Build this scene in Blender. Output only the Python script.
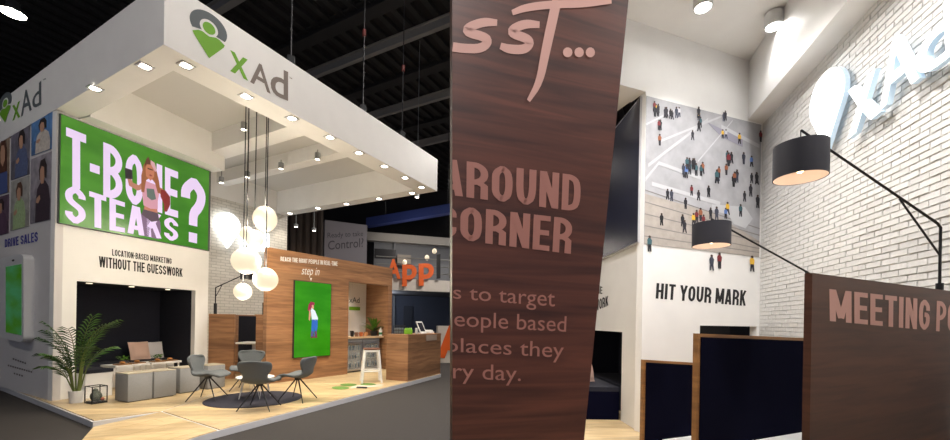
import bpy, bmesh, math, random
from mathutils import Vector, Matrix
random.seed(7)
for o in list(bpy.data.objects): bpy.data.objects.remove(o)
S = bpy.context.scene
C = S.collection
# ------------------------------------------------------------------ camera
F, CX, HY, ROLL, CZ = 400.0, 475.0, 322.0, math.radians(1.0), 1.55
cd = bpy.data.cameras.new('camera'); cam = bpy.data.objects.new('camera', cd); C.objects.link(cam)
cd.sensor_width = 36; cd.sensor_fit = 'HORIZONTAL'; cd.lens = F/950*36; cd.clip_start = .02; cd.clip_end = 200
cd.shift_y = (HY-220)/950.0
cam.matrix_world = Matrix.Translation((0, 0, CZ)) @ Matrix.Rotation(math.pi/2, 4, 'X') @ Matrix.Rotation(ROLL, 4, 'Z')
S.camera = cam
# ------------------------------------------------------------------ world, exposure, hall light
w = bpy.data.worlds.new('world'); S.world = w; w.use_nodes = True
w.node_tree.nodes['Background'].inputs[0].default_value = (.55, .6, .75, 1)
w.node_tree.nodes['Background'].inputs[1].default_value = .36
S.view_settings.view_transform = 'Standard'; S.view_settings.look = 'None'
S.view_settings.gamma = 1; S.view_settings.use_curve_mapping = False
S.view_settings.exposure = 0.0
K_HALL, K_DOWN, K_SPOT, K_GLOBE, K_RIGHT = 1.0, 1.0, .8, 2.6, 2.25

# ------------------------------------------------------------------ pixel rays (photo pixel -> direction)
def ray(px, py):
    a = (px-CX)/F; b = (HY-py)/F; c, s = math.cos(ROLL), math.sin(ROLL)
    return Vector((a*c-b*s, 1.0, a*s+b*c))
EYE = Vector((0, 0, CZ))
def onz(px, py, z): r = ray(px, py); return EYE+r*((z-CZ)/r.z)
def aty(px, py, y): return EYE+ray(px, py)*y
def proj(P):
    x, y, z = P[0], P[1], P[2]-CZ; c, s = math.cos(ROLL), math.sin(ROLL)
    a = x/y; b = z/y
    return (CX+F*(a*c+b*s), HY-F*(-a*s+b*c))
class Wall:
    """vertical plane; a grows to the right as seen from the camera, n points to the camera side"""
    def __init__(s, p, ang, flip=False):
        s.p = Vector((p[0], p[1], 0)); a = math.radians(ang)
        s.t = Vector((math.sin(a), math.cos(a), 0))
        s.n = Vector((s.t.y, -s.t.x, 0))
        if s.n.dot(EYE-s.p) < 0: s.n = -s.n
        s.rz = math.atan2(s.t.y, s.t.x)
    def P(s, a, z, d=0.0): return s.p+s.t*a+s.n*d+Vector((0, 0, z))
    def hit(s, px, py, d=0.0):
        r = ray(px, py); q = s.p+s.n*d
        return EYE+r*(s.n.dot(q-Vector((0, 0, q.z))-Vector((0, 0, 0)))/s.n.dot(r))
    def az(s, px, py, d=0.0):
        h = s.hit(px, py, d); return ((h-s.p).dot(s.t), h.z)
    def quad(s, c4, d=0.0): return Quad([s.hit(x, y, d) for x, y in c4], s.n)
    def rect(s, a0, a1, z0, z1, d=0.0): return Quad([s.P(a0, z1, d), s.P(a1, z1, d), s.P(a1, z0, d), s.P(a0, z0, d)], s.n)
class Quad:
    """four corners TL TR BR BL; (s,t) from the lower left corner"""
    def __init__(s, c, n): s.c = c; s.n = n.normalized()
    def pt(s, u, v, d=0.0):
        TL, TR, BR, BL = s.c
        return BL*(1-u)*(1-v)+BR*u*(1-v)+TL*(1-u)*v+TR*u*v+s.n*d

# ------------------------------------------------------------------ materials
MAT = {}
def mat(name, col, rough=.6, metal=0, emit=None, es=0, noise=0, nscale=20, bump=0, spec=.5, alpha=1, trans=0):
    if name in MAT: return MAT[name]
    m = bpy.data.materials.new(name); m.use_nodes = True; nt = m.node_tree; b = nt.nodes['Principled BSDF']
    b.inputs['Base Color'].default_value = (*col, 1); b.inputs['Roughness'].default_value = rough
    b.inputs['Metallic'].default_value = metal; b.inputs['Specular IOR Level'].default_value = spec
    if emit: b.inputs['Emission Color'].default_value = (*emit, 1); b.inputs['Emission Strength'].default_value = es
    if alpha < 1: b.inputs['Alpha'].default_value = alpha
    if trans: b.inputs['Transmission Weight'].default_value = trans
    if noise or bump:
        g = nt.nodes.new('ShaderNodeNewGeometry'); n = nt.nodes.new('ShaderNodeTexNoise')
        n.inputs['Scale'].default_value = nscale; n.inputs['Detail'].default_value = 4
        nt.links.new(g.outputs['Position'], n.inputs['Vector'])
        if noise:
            r = nt.nodes.new('ShaderNodeMapRange'); r.inputs[1].default_value = .3; r.inputs[2].default_value = .7
            r.inputs[3].default_value = 1-noise; r.inputs[4].default_value = 1+noise
            h = nt.nodes.new('ShaderNodeMix'); h.data_type = 'RGBA'; h.blend_type = 'MULTIPLY'; h.inputs['Factor'].default_value = 1
            h.inputs['A'].default_value = (*col, 1)
            nt.links.new(n.outputs['Fac'], r.inputs[0]); nt.links.new(r.outputs[0], h.inputs['B'])
            nt.links.new(h.outputs['Result'], b.inputs['Base Color'])
        if bump:
            bp = nt.nodes.new('ShaderNodeBump'); bp.inputs['Strength'].default_value = bump; bp.inputs['Distance'].default_value = .01
            nt.links.new(n.outputs['Fac'], bp.inputs['Height']); nt.links.new(bp.outputs[0], b.inputs['Normal'])
    MAT[name] = m; return m
def sr(r, g, b):
    f = lambda c: ((c/255+.055)/1.055)**2.4 if c > 10 else c/255/12.92
    return (f(r), f(g), f(b))
def wood(name, dark, light, band=.2, rough=.45, along=None, freq=11.0):
    """grain stretched along the board; boards of height `band` differ a little in tone"""
    m = bpy.data.materials.new(name); m.use_nodes = True; nt = m.node_tree; L = nt.links.new; N = nt.nodes.new
    b = nt.nodes['Principled BSDF']; b.inputs['Roughness'].default_value = rough
    g = N('ShaderNodeNewGeometry'); mp = N('ShaderNodeMapping')
    if along is None: mp.inputs['Scale'].default_value = (.9, .9, freq)
    else:
        mp.vector_type = 'POINT'; mp.inputs['Rotation'].default_value = (0, 0, -along); mp.inputs['Scale'].default_value = (.8, freq, freq)
    L(g.outputs['Position'], mp.inputs['Vector'])
    n = N('ShaderNodeTexNoise'); n.inputs['Scale'].default_value = 1.6; n.inputs['Detail'].default_value = 6; n.inputs['Distortion'].default_value = .6
    L(mp.outputs[0], n.inputs['Vector'])
    cr = N('ShaderNodeValToRGB'); cr.color_ramp.elements[0].position = .32; cr.color_ramp.elements[1].position = .68
    cr.color_ramp.elements[0].color = (*dark, 1); cr.color_ramp.elements[1].color = (*light, 1)
    L(n.outputs['Fac'], cr.inputs[0])
    sp = N('ShaderNodeSeparateXYZ'); L(mp.outputs[0] if along is not None else g.outputs['Position'], sp.inputs[0])
    dv = N('ShaderNodeMath'); dv.operation = 'DIVIDE'; L(sp.outputs['Z' if along is None else 'Y'], dv.inputs[0])
    dv.inputs[1].default_value = band if along is None else band*freq
    fl = N('ShaderNodeMath'); fl.operation = 'FLOOR'; L(dv.outputs[0], fl.inputs[0])
    wn = N('ShaderNodeTexWhiteNoise'); wn.noise_dimensions = '1D'; L(fl.outputs[0], wn.inputs['W'])
    mr = N('ShaderNodeMapRange'); mr.inputs[3].default_value = .82; mr.inputs[4].default_value = 1.14; L(wn.outputs['Value'], mr.inputs[0])
    mx = N('ShaderNodeMix'); mx.data_type = 'RGBA'; mx.blend_type = 'MULTIPLY'; mx.inputs['Factor'].default_value = 1
    L(cr.outputs[0], mx.inputs['A']); L(mr.outputs[0], mx.inputs['B']); L(mx.outputs['Result'], b.inputs['Base Color'])
    MAT[name] = m; return m
def screenmat(name, c0, c1, strength):
    m = bpy.data.materials.new(name); m.use_nodes = True; nt = m.node_tree; L = nt.links.new; N = nt.nodes.new
    b = nt.nodes['Principled BSDF']; b.inputs['Roughness'].default_value = .25; b.inputs['Base Color'].default_value = (*[c*.3 for c in c0], 1)
    g = N('ShaderNodeNewGeometry'); n = N('ShaderNodeTexNoise'); n.inputs['Scale'].default_value = 1.1; n.inputs['Detail'].default_value = 3
    mp = N('ShaderNodeMapping'); mp.inputs['Scale'].default_value = (1, 1, 3); L(g.outputs['Position'], mp.inputs[0]); L(mp.outputs[0], n.inputs['Vector'])
    cr = N('ShaderNodeValToRGB'); cr.color_ramp.elements[0].position = .35; cr.color_ramp.elements[1].position = .65
    cr.color_ramp.elements[0].color = (*c0, 1); cr.color_ramp.elements[1].color = (*c1, 1)
    L(n.outputs['Fac'], cr.inputs[0]); L(cr.outputs[0], b.inputs['Emission Color']); b.inputs['Emission Strength'].default_value = strength
    MAT[name] = m; return m
U_ANG = 28.0
white = mat('white_paint', (.86, .85, .83), .5, noise=.02, nscale=3)
white2 = mat('white_laminate', (.8, .79, .77), .35)
kerbm = mat('kerb_white', (.62, .62, .64), .4)
dark = mat('black_metal', (.012, .012, .014), .4, metal=.3)
navy_d = mat('navy_board', sr(9, 10, 28), 1, noise=.1, nscale=60, spec=.05)
navy = mat('navy_felt', sr(20, 22, 36), .9, noise=.15, nscale=60)
carpet = mat('hall_carpet', sr(46, 42, 40), .95, noise=.2, nscale=90, bump=.3)
walnut = wood('walnut_laminate', sr(128, 90, 62), sr(166, 123, 87))
walnut_d = wood('walnut_dim_light', sr(62, 32, 25), sr(100, 56, 43), band=.16, rough=.45, freq=16)  # same walnut for the totem, its dimmer exposure put into the colour
walnut_m = wood('walnut_panel_dim_light', sr(64, 37, 26), sr(88, 54, 39), band=.2, rough=.5, freq=16)  # same walnut again, the lettered panel's dim exposure painted into the colour
oak = wood('oak_floor', sr(186, 160, 118), sr(214, 190, 148), band=.18, rough=.35, along=math.radians(90-U_ANG), freq=6)
edge_oak = wood('oak_edge', sr(120, 84, 48), sr(156, 112, 66), band=.5)
fabric = mat('grey_fabric', sr(140, 141, 142), .95, noise=.14, nscale=120, bump=.4)
chair_f = mat('slate_fabric', sr(92, 96, 98), .9, noise=.1, nscale=120, bump=.3)
hallm = mat('hall_dark', sr(40, 38, 38), .9, noise=.2, nscale=1)
hallrib = mat('hall_rib', sr(50, 48, 48), .8)
beam_l = mat('hall_beam', sr(150, 146, 142), .7)
steel = mat('steel', (.55, .55, .56), .3, metal=.9)
lampglow = mat('lamp_glow', (1, 1, 1), .5, emit=(1, .9, .74), es=14)
globe = mat('globe_glow', (.16, .15, .13), .7, emit=(1, .86, .6), es=.92)
signglow = mat('sign_glow', (1, 1, 1), .5, emit=(.9, .96, 1), es=2.5)
green = mat('logo_green', sr(112, 172, 34), .6)
greyl = mat('logo_grey', sr(88, 96, 100), .6)
taupe = mat('logo_taupe', sr(128, 116, 108), .6)
blackt = mat('print_black', sr(24, 24, 26), .7)
whitet = mat('print_white', (.85, .84, .82), .6)
pinkt = mat('panel_lettering', sr(205, 158, 146), .6)
pinkt2 = mat('panel_lettering_dim', sr(166, 112, 100), .6)
orange = mat('orange_paint', sr(228, 96, 22), .5)
skin = mat('print_skin', sr(196, 150, 122), .7)
leaf_d = mat('leaf_dark', sr(44, 78, 30), .5, noise=.3, nscale=30)
leaf_l = mat('leaf_light', sr(92, 134, 44), .5, noise=.3, nscale=30)
glassm = mat('clear_glass', (.9, .95, .95), .05, trans=.0, alpha=.18)
soil = mat('soil', sr(60, 40, 28), .95)

# ------------------------------------------------------------------ mesh builder
class MB:
    def __init__(s): s.v = []; s.f = []; s.m = []; s.cm = 0
    def face(s, pts):
        i = len(s.v); s.v += [Vector(p) for p in pts]; s.f.append(tuple(range(i, i+len(pts)))); s.m.append(s.cm)
    def add(s, vs, fs):
        i = len(s.v); s.v += [Vector(p) for p in vs]
        for f in fs: s.f.append(tuple(i+k for k in f)); s.m.append(s.cm)
        return s
    def prism(s, pts, vec):
        n = len(pts); vec = Vector(vec)
        vs = [Vector(p) for p in pts]+[Vector(p)+vec for p in pts]
        return s.add(vs, [tuple(range(n-1, -1, -1)), tuple(range(n, 2*n))]+[(k, (k+1) % n, n+(k+1) % n, n+k) for k in range(n)])
    def slab(s, pts, z0, z1): return s.prism([(p[0], p[1], z0) for p in pts], (0, 0, z1-z0))
    def wbox(s, W, a0, a1, z0, z1, d0, d1):
        return s.prism([W.P(a0, z0, d0), W.P(a1, z0, d0), W.P(a1, z0, d1), W.P(a0, z0, d1)], (0, 0, z1-z0))
    def box(s, c, sx, sy, sz, rz=0, z0=True):
        c = Vector(c); R = Matrix.Rotation(rz, 3, 'Z')
        pts = [c+R @ Vector((x*sx/2, y*sy/2, 0 if z0 else -sz/2)) for x, y in ((-1, -1), (1, -1), (1, 1), (-1, 1))]
        return s.prism(pts, (0, 0, sz))
    def rbox(s, c, sx, sy, sz, rz=0, r=.03, seg=3):
        """rounded-edge box, origin at bottom centre"""
        bm = bmesh.new(); bmesh.ops.create_cube(bm, size=1)
        bmesh.ops.scale(bm, vec=(sx, sy, sz), verts=bm.verts)
        bmesh.ops.bevel(bm, geom=bm.edges[:], offset=r, segments=seg, profile=.5, affect='EDGES')
        M = Matrix.Translation(Vector(c)+Vector((0, 0, sz/2))) @ Matrix.Rotation(rz, 4, 'Z')
        bm.verts.index_update()
        s.add([M @ v.co for v in bm.verts], [tuple(v.index for v in f.verts) for f in bm.faces]); bm.free(); return s
    def tube(s, pts, r, seg=8, r2=None):
        pts = [Vector(p) for p in pts]; n = len(pts); rings = []
        for i, p in enumerate(pts):
            d = (pts[min(i+1, n-1)]-pts[max(i-1, 0)]).normalized()
            a = d.orthogonal().normalized() if i == 0 else (pa-d*pa.dot(d)).normalized()
            pa = a; b = d.cross(a); rr = r if r2 is None else r+(r2-r)*i/(n-1)
            rings.append([p+(a*math.cos(t)+b*math.sin(t))*rr for t in [2*math.pi*k/seg for k in range(seg)]])
        vs = [v for q in rings for v in q]; fs = []
        for i in range(n-1):
            for k in range(seg): fs.append((i*seg+k, i*seg+(k+1) % seg, (i+1)*seg+(k+1) % seg, (i+1)*seg+k))
        fs += [tuple(range(seg-1, -1, -1)), tuple(range((n-1)*seg, n*seg))]
        return s.add(vs, fs)
    def lathe(s, prof, c, seg=20, M=None, cap=True):
        c = Vector(c); vs = []; fs = []; n = len(prof)
        for r, z in prof:
            for k in range(seg):
                t = 2*math.pi*k/seg; p = Vector((r*math.cos(t), r*math.sin(t), z))
                vs.append(c+(M @ p if M else p))
        for i in range(n-1):
            for k in range(seg): fs.append((i*seg+k, i*seg+(k+1) % seg, (i+1)*seg+(k+1) % seg, (i+1)*seg+k))
        if cap and prof[0][0] > 1e-4: fs.append(tuple(range(seg-1, -1, -1)))
        if cap and prof[-1][0] > 1e-4: fs.append(tuple(range((n-1)*seg, n*seg)))
        return s.add(vs, fs)
    def ell(s, c, rx, ry, rz, seg=20, n=12):
        prof = [(math.sin(math.pi*i/n), -math.cos(math.pi*i/n)) for i in range(n+1)]
        prof[0] = (1e-5, -1); prof[-1] = (1e-5, 1)
        return s.lathe(prof, c, seg, Matrix.Diagonal((rx, ry, rz)))
    def flat(s, Q, poly, d=.004, th=.003):
        return s.prism([Q.pt(u, v, d) for u, v in poly], Q.n*th)
    def oval(s, Q, u, v, ru, rv, d=.004, th=.003, n=18, t0=0, t1=2*math.pi):
        full = abs(t1-t0-2*math.pi) < 1e-6
        pts = [(u+ru*math.cos(t0+(t1-t0)*k/(n if full else n-1)), v+rv*math.sin(t0+(t1-t0)*k/(n if full else n-1))) for k in range(n)]
        return s.flat(Q, pts, d, th)
    def build(s, name, m, parent=None, smooth=False, uv=None):
        me = bpy.data.meshes.new(name)
        if parent is not None: org = wloc(parent)
        else:
            xs = [v.x for v in s.v]; ys = [v.y for v in s.v]; zs = [v.z for v in s.v]
            org = Vector(((min(xs)+max(xs))/2, (min(ys)+max(ys))/2, min(zs)))
        me.from_pydata([v-org for v in s.v], [], s.f)
        for q in (m if isinstance(m, (list, tuple)) else [m]): me.materials.append(q)
        for i, p in enumerate(me.polygons): p.material_index = s.m[i]; p.use_smooth = smooth
        bm = bmesh.new(); bm.from_mesh(me); bmesh.ops.recalc_face_normals(bm, faces=bm.faces); bm.to_mesh(me); bm.free()
        if uv:
            ul = me.uv_layers.new(name='uv')
            for lp in me.loops: ul.data[lp.index].uv = uv(me.vertices[lp.vertex_index].co+org)
        if smooth: me.set_sharp_from_angle(angle=math.radians(42))
        o = bpy.data.objects.new(name, me); C.objects.link(o)
        if parent is not None: o.parent = parent
        else: o.location = org
        return o
def wloc(o):
    l = Vector(o.location); p = o.parent
    while p: l += Vector(p.location); p = p.parent
    return l
def tag(o, label, cat, group=None):
    o['label'] = label; o['category'] = cat
    if group: o['group'] = group
    return o
def struct(o, label=None):
    o['kind'] = 'structure'
    if label: o['label'] = label
    return o
def thing(name, loc, label, cat, group=None):
    o = bpy.data.objects.new(name, None); C.objects.link(o); o.location = loc; o.empty_display_size = .1
    return tag(o, label, cat, group)
def copy_tree(o, loc, rz=0, parent=None):
    c = o.copy(); C.objects.link(c)
    if parent: c.parent = parent
    else: c.location = loc; c.rotation_euler.z = rz
    for ch in list(o.children): copy_tree(ch, None, 0, c)
    return c
def light(name, kind, loc, energy, col=(1, .9, .76), size=.05, angle=100, blend=.6, target=None, parent=None):
    d = bpy.data.lights.new(name, kind); d.energy = energy; d.color = col
    if kind == 'SPOT': d.spot_size = math.radians(angle); d.spot_blend = blend; d.shadow_soft_size = size
    elif kind == 'POINT': d.shadow_soft_size = size
    elif kind == 'AREA': d.shape = 'DISK'; d.size = size
    o = bpy.data.objects.new(name, d); C.objects.link(o)
    if parent is not None: o.parent = parent; o.location = Vector(loc)-wloc(parent)
    else: o.location = loc
    if target is not None: o.rotation_euler = (Vector(target)-Vector(loc)).to_track_quat('-Z', 'Y').to_euler()
    return o
# ---- lettering
_tc = {}
def glyphs(body, bold=0.0, shear=0.0):
    k = (body, bold, shear)
    if k not in _tc:
        cu = bpy.data.curves.new('t', 'FONT'); cu.body = body; cu.offset = bold; cu.shear = shear; cu.resolution_u = 4; cu.size = 1
        o = bpy.data.objects.new('t', cu); C.objects.link(o)
        dg = bpy.context.evaluated_depsgraph_get(); me = o.evaluated_get(dg).to_mesh()
        v = [Vector(p.co) for p in me.vertices]; f = [tuple(p.vertices) for p in me.polygons]
        o.evaluated_get(dg).to_mesh_clear(); bpy.data.objects.remove(o); bpy.data.curves.remove(cu)
        _tc[k] = (v, f)
    return _tc[k]
def text(name, body, Q, m, parent=None, bold=.02, d=.003, th=0.0, shear=0, fit=None, clip=None, split=False):
    v, f = glyphs(body, bold, shear)
    x0 = min(p.x for p in v); x1 = max(p.x for p in v); y0 = min(p.y for p in v); y1 = max(p.y for p in v)
    if fit: y0, y1 = fit
    b = MB(); pts = [Q.pt((p.x-x0)/(x1-x0), (p.y-y0)/(y1-y0), d) for p in v]
    b.add(pts, f)
    if th:
        bm = bmesh.new(); vv = [bm.verts.new(p) for p in pts]
        for q in f:
            try: bm.faces.new([vv[i] for i in q])
            except ValueError: pass
        bmesh.ops.remove_doubles(bm, verts=bm.verts, dist=1e-5)
        r = bmesh.ops.extrude_face_region(bm, geom=bm.faces[:])
        bmesh.ops.translate(bm, vec=Q.n*th, verts=[e for e in r['geom'] if isinstance(e, bmesh.types.BMVert)])
        bm.verts.index_update(); b = MB(); b.add([x.co for x in bm.verts], [tuple(x.index for x in q.verts) for q in bm.faces]); bm.free()
    if clip:
        bm = bmesh.new(); vv = [bm.verts.new(p) for p in b.v]
        for q in b.f:
            try: bm.faces.new([vv[i] for i in q])
            except ValueError: pass
        bmesh.ops.bisect_plane(bm, geom=bm.verts[:]+bm.edges[:]+bm.faces[:], plane_co=clip[0], plane_no=clip[1], clear_outer=True)
        bm.verts.index_update(); b = MB(); b.add([x.co for x in bm.verts], [tuple(x.index for x in q.verts) for q in bm.faces]); bm.free()
    if not split: return b.build(name, m, parent)
    par = list(range(len(b.v)))
    def find(i):
        while par[i] != i: par[i] = par[par[i]]; i = par[i]
        return i
    for f_ in b.f:
        for i in f_[1:]: par[find(i)] = find(f_[0])
    ex = (Q.c[2]-Q.c[3]).normalized(); comp = {}
    for i, v_ in enumerate(b.v): comp.setdefault(find(i), []).append(v_.dot(ex))
    iv = sorted((min(x), max(x), k) for k, x in comp.items()); groups = []
    for lo, hi, k in iv:
        if groups and lo < groups[-1][1]-1e-4: groups[-1][1] = max(groups[-1][1], hi); groups[-1][2].add(k)
        else: groups.append([lo, hi, {k}])
    for g_ in groups:
        c_ = MB()
        for f_ in b.f:
            if find(f_[0]) in g_[2]: c_.face([b.v[i] for i in f_])
        if c_.f: c_.build('letter', m, parent)
def _font():
    th = .15; k = .13
    def mk(W):
        l, r, b, t = th/2, W-th/2, th/2, 1-th/2
        return l, r, b, t
    G = {}
    W = .42; l, r, b, t = mk(W); m = .49
    Cc = [(r, .64), (r, t-k), (r-k, t), (l+k, t), (l, t-k), (l, b+k), (l+k, b), (r-k, b), (r, b+k), (r, .36)]
    G['O'] = (W, [[(l, .5), (l, t-k), (l+k, t), (r-k, t), (r, t-k), (r, b+k), (r-k, b), (l+k, b), (l, b+k), (l, .5)]])
    G['C'] = (W, [Cc]); G['G'] = (W, [Cc[:-1]+[(r, .5), (W*.5, .5)]])
    G['D'] = (W, [[(l, 0), (l, 1)], [(l, t), (r-k, t), (r, t-k), (r, b+k), (r-k, b), (l, b)]])
    G['U'] = (W, [[(l, 1), (l, b+k), (l+k, b), (r-k, b), (r, b+k), (r, 1)]])
    G['S'] = (W, [[(r, .7), (r, t-k), (r-k, t), (l+k, t), (l, t-k), (l, .64), (l+.05, .56), (r-.05, .44), (r, .36), (r, b+k), (r-k, b), (l+k, b), (l, b+k), (l, .3)]])
    G['P'] = (W, [[(l, 0), (l, 1)], [(l, t), (r-k, t), (r, t-k), (r, .45+k), (r-k, .45), (l, .45)]])
    G['R'] = (W, G['P'][1]+[[(W*.52, .46), (r, .36), (r, 0)]])
    G['B'] = (W, [[(l, 0), (l, 1)], [(l, t), (r-k, t), (r, t-k), (r-.01, .5+k), (r-k, .51), (l, .51)], [(r-k, .51), (r, .51-k), (r, b+k), (r-k, b), (l, b)]])
    G['H'] = (W, [[(l, 0), (l, 1)], [(r, 0), (r, 1)], [(l, .5), (r, .5)]])
    G['N'] = (W, [[(l, 0), (l, 1)], [(r, 0), (r, 1)], [(l, 1), (r, 0)]])
    G['K'] = (W, [[(l, 0), (l, 1)], [(l, .36), (r-.01, 1)], [(W*.42, .55), (r, 0)]])
    G['A'] = (W, [[(l-.01, 0), (W*.44, 1)], [(r+.01, 0), (W*.56, 1)], [(.2*W, .24), (.8*W, .24)]])
    G['Y'] = (W, [[(l-.02, 1), (W/2, .42)], [(r+.02, 1), (W/2, .42)], [(W/2, .46), (W/2, 0)]])
    G['V'] = (W, [[(l-.01, 1), (W*.46, 0)], [(r+.01, 1), (W*.54, 0)]])
    G['?'] = (W, [[(l, .66), (l, t-k), (l+k, t), (r-k, t), (r, t-k), (r, .66), (r-.05, .55), (W/2, .45), (W/2, .26)], [(W/2, 0), (W/2, .15)]])
    W = .37; l, r, b, t = mk(W)
    G['E'] = (W, [[(l, 0), (l, 1)], [(l, t), (W, t)], [(l, .51), (W*.94, .51)], [(l, b), (W, b)]])
    G['F'] = (W, G['E'][1][:3]); G['L'] = (W, [[(l, 0), (l, 1)], [(l, b), (W, b)]])
    W = .38; G['T'] = (W, [[(W/2, 0), (W/2, 1)], [(0, t), (W, t)]])
    W = .15; G['I'] = (W, [[(W/2, 0), (W/2, 1)]])
    W = .2; G['-'] = (W, [[(.0, .45), (W, .45)]])
    W = .55; l, r, b, t = mk(W); G['M'] = (W, [[(l, 0), (l, 1)], [(r, 0), (r, 1)], [(l+.01, 1), (W/2, .12)], [(r-.01, 1), (W/2, .12)]])
    W = .62; l, r, b, t = mk(W); G['W'] = (W, [[(l-.02, 1), (W*.27, 0)], [(W*.47, 1), (W*.27, 0)], [(W*.53, 1), (W*.73, 0)], [(r+.02, 1), (W*.73, 0)]])
    return G, th
CG, CTH = _font()
def ctext(body, Q, m, parent, d=.003, name='letter', rel=0, clip=None, gap=.075):
    """bold condensed capitals, each letter a part of its own"""
    x = 0; place = []
    for ch in body:
        if ch == ' ': x += .2; continue
        place.append((ch, x)); x += CG[ch][0]+gap
    tot = x-gap
    for ch, x0 in place:
        b = MB()
        for j, pl in enumerate(CG[ch][1]):
            P = [Vector(p) for p in pl]
            closed = P[0] == P[-1]
            if len(P) > 3:
                for _ in range(2):
                    R_ = [P[0]]
                    for i in range(len(P)-1): R_ += [P[i]*.75+P[i+1]*.25, P[i]*.25+P[i+1]*.75]
                    P = R_+[P[-1]]
            Lp, Rp = [], []; n_ = len(P)
            for i, p in enumerate(P):
                if closed and i in (0, n_-1): t_ = (P[1]-P[-2]).normalized()
                else: t_ = (P[min(i+1, n_-1)]-P[max(i-1, 0)]).normalized()
                nn = Vector((-t_.y, t_.x))*CTH/2; 
                Lp.append(p+nn); Rp.append(p-nn)
            cl = lambda v: Vector((v.x, min(1, max(0, v.y))))
            for i in range(n_-1): b.face([Q.pt((x0+q.x)/tot, q.y, d+j*.0003) for q in (cl(Lp[i]), cl(Lp[i+1]), cl(Rp[i+1]), cl(Rp[i]))])
        if clip:
            bm = bmesh.new()
            for f in b.f: bm.faces.new([bm.verts.new(b.v[i]) for i in f])
            bmesh.ops.bisect_plane(bm, geom=bm.verts[:]+bm.edges[:]+bm.faces[:], plane_co=clip[0], plane_no=clip[1], clear_outer=True)
            bm.verts.index_update(); b = MB(); b.add([v.co for v in bm.verts], [tuple(v.index for v in f.verts) for f in bm.faces]); bm.free()
            if not b.f: continue
        b.build(name, m, parent)
def stroke(b, Q, pts, wdt, d=.004, th=.002, asp=1.0):
    """brush stroke through (u,v,width factor) points on a quad; asp = quad height/width"""
    P = [Vector((p[0], p[1]*asp)) for p in pts]; ks = [p[2] if len(p) > 2 else 1 for p in pts]
    # smooth
    for _ in range(2):
        R = [P[0]]; K = [ks[0]]
        for i in range(len(P)-1):
            R += [P[i]*.75+P[i+1]*.25, P[i]*.25+P[i+1]*.75]; K += [ks[i]*.75+ks[i+1]*.25, ks[i]*.25+ks[i+1]*.75]
        R.append(P[-1]); K.append(ks[-1]); P, ks = R, K
    Lp, Rp = [], []
    for i, p in enumerate(P):
        t = (P[min(i+1, len(P)-1)]-P[max(i-1, 0)]).normalized(); n = Vector((-t.y, t.x))*wdt*ks[i]/2
        Lp.append(p+n); Rp.append(p-n)
    for i in range(len(P)-1):
        q = [Lp[i], Lp[i+1], Rp[i+1], Rp[i]]
        b.face([Q.pt(x.x, x.y/asp, d) for x in q])
def pin_poly(n=26):
    """map-pin outline in a unit box: round head, point at the bottom"""
    pts = []
    for k in range(n+1):
        t = math.radians(-28)+(math.radians(236))*k/n
        pts.append((.5+.5*math.cos(t), .66+.34*math.sin(t)))
    return pts+[(.5, 0)]

# ================================================================== LEFT BOOTH plan
ua = math.radians(U_ANG); Uv = Vector((math.sin(ua), math.cos(ua), 0)); Vv = Vector((-math.cos(ua), math.sin(ua), 0))
C0 = onz(163.7, 44.5, 5.0); C0.z = 0
LEN, DEP, ZB, ZT = 6.27, 6.5, 5.0, 5.84
def cp(u, v, z=0): return C0+Uv*u+Vv*v+Vector((0, 0, z))
ZP = .1      # platform top
def flr(px, py): return onz(px, py, ZP)
SW = Wall(onz(52, 401, ZP), 18)                # wall that carries the big screen
LW = Wall(SW.p, 118); LW.t = -Vv.copy(); LW.n = -Uv.copy()      # side wall, a<0 to the left
TW = Wall(onz(320, 377.5, ZP), 33)             # walnut wall with the tall screen
BW = Wall(cp(0, 6.04), U_ANG)                  # brick wall at the back
# ------------------------------------------------------------------ hall floor, ceiling
b = MB(); b.slab([(-40, -6), (40, -6), (40, 45), (-40, 45)], -.2, 0); struct(b.build('floor', carpet), 'dark grey hall carpet')
b = MB(); b.slab([(-40, -6), (40, -6), (40, 45), (-40, 45)], 11.5, 11.7); ceil = struct(b.build('ceiling', hallm), 'dark hall roof deck')
b = MB()
for k in range(-30, 60):       # deck ribs run in the direction of the long fascia
    p = Vector((0, 12, 0))+Vv*(k*.55)
    q0, q1 = p-Uv*26, p+Uv*30
    b.prism([q0-Vv*.1+Vector((0, 0, 11.36)), q0+Vv*.1+Vector((0, 0, 11.36)), q0+Vv*.1+Vector((0, 0, 11.5)), q0-Vv*.1+Vector((0, 0, 11.5))], q1-q0)
o = b.build('deck_rib', hallrib, ceil); o['kind'] = 'stuff'
tn = 0
for (pa, pb, zz, m_, hw) in (((325, 73), (452, 24.5), 11.0, beam_l, .08), ((383.6, 115.6), (452, 96.5), 11.0, beam_l, .075), ((427, 145.5), (452, 139), 11.0, beam_l, .075),
                         ((215, 13), (240, 1), 11.0, beam_l, .1), ((330, 30), (452, -20), 11.1, hallrib, .2), ((360, 96), (452, 62), 11.15, hallrib, .2),
                         ((410, 130), (452, 118), 11.2, hallrib, .2)):
    A, B_ = onz(*pa, zz), onz(*pb, zz); d = Vv
    M_ = (A+B_)/2
    b = MB()
    for q0, q1, h0, h1, w_ in ((-9, 11, 0, .04, hw), (-9, 11, .04, .3, hw*.25), (-9, 11, .3, .34, hw)):
        s0 = M_+d*q0; s1 = M_+d*q1
        b.prism([s0-Uv*w_+Vector((0, 0, h0)), s0+Uv*w_+Vector((0, 0, h0)), s0+Uv*w_+Vector((0, 0, h1)), s0-Uv*w_+Vector((0, 0, h1))], s1-s0)
    tn += 1; struct(b.build('trim_%d' % tn, m_), 'steel roof beam of the dark hall')
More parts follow.
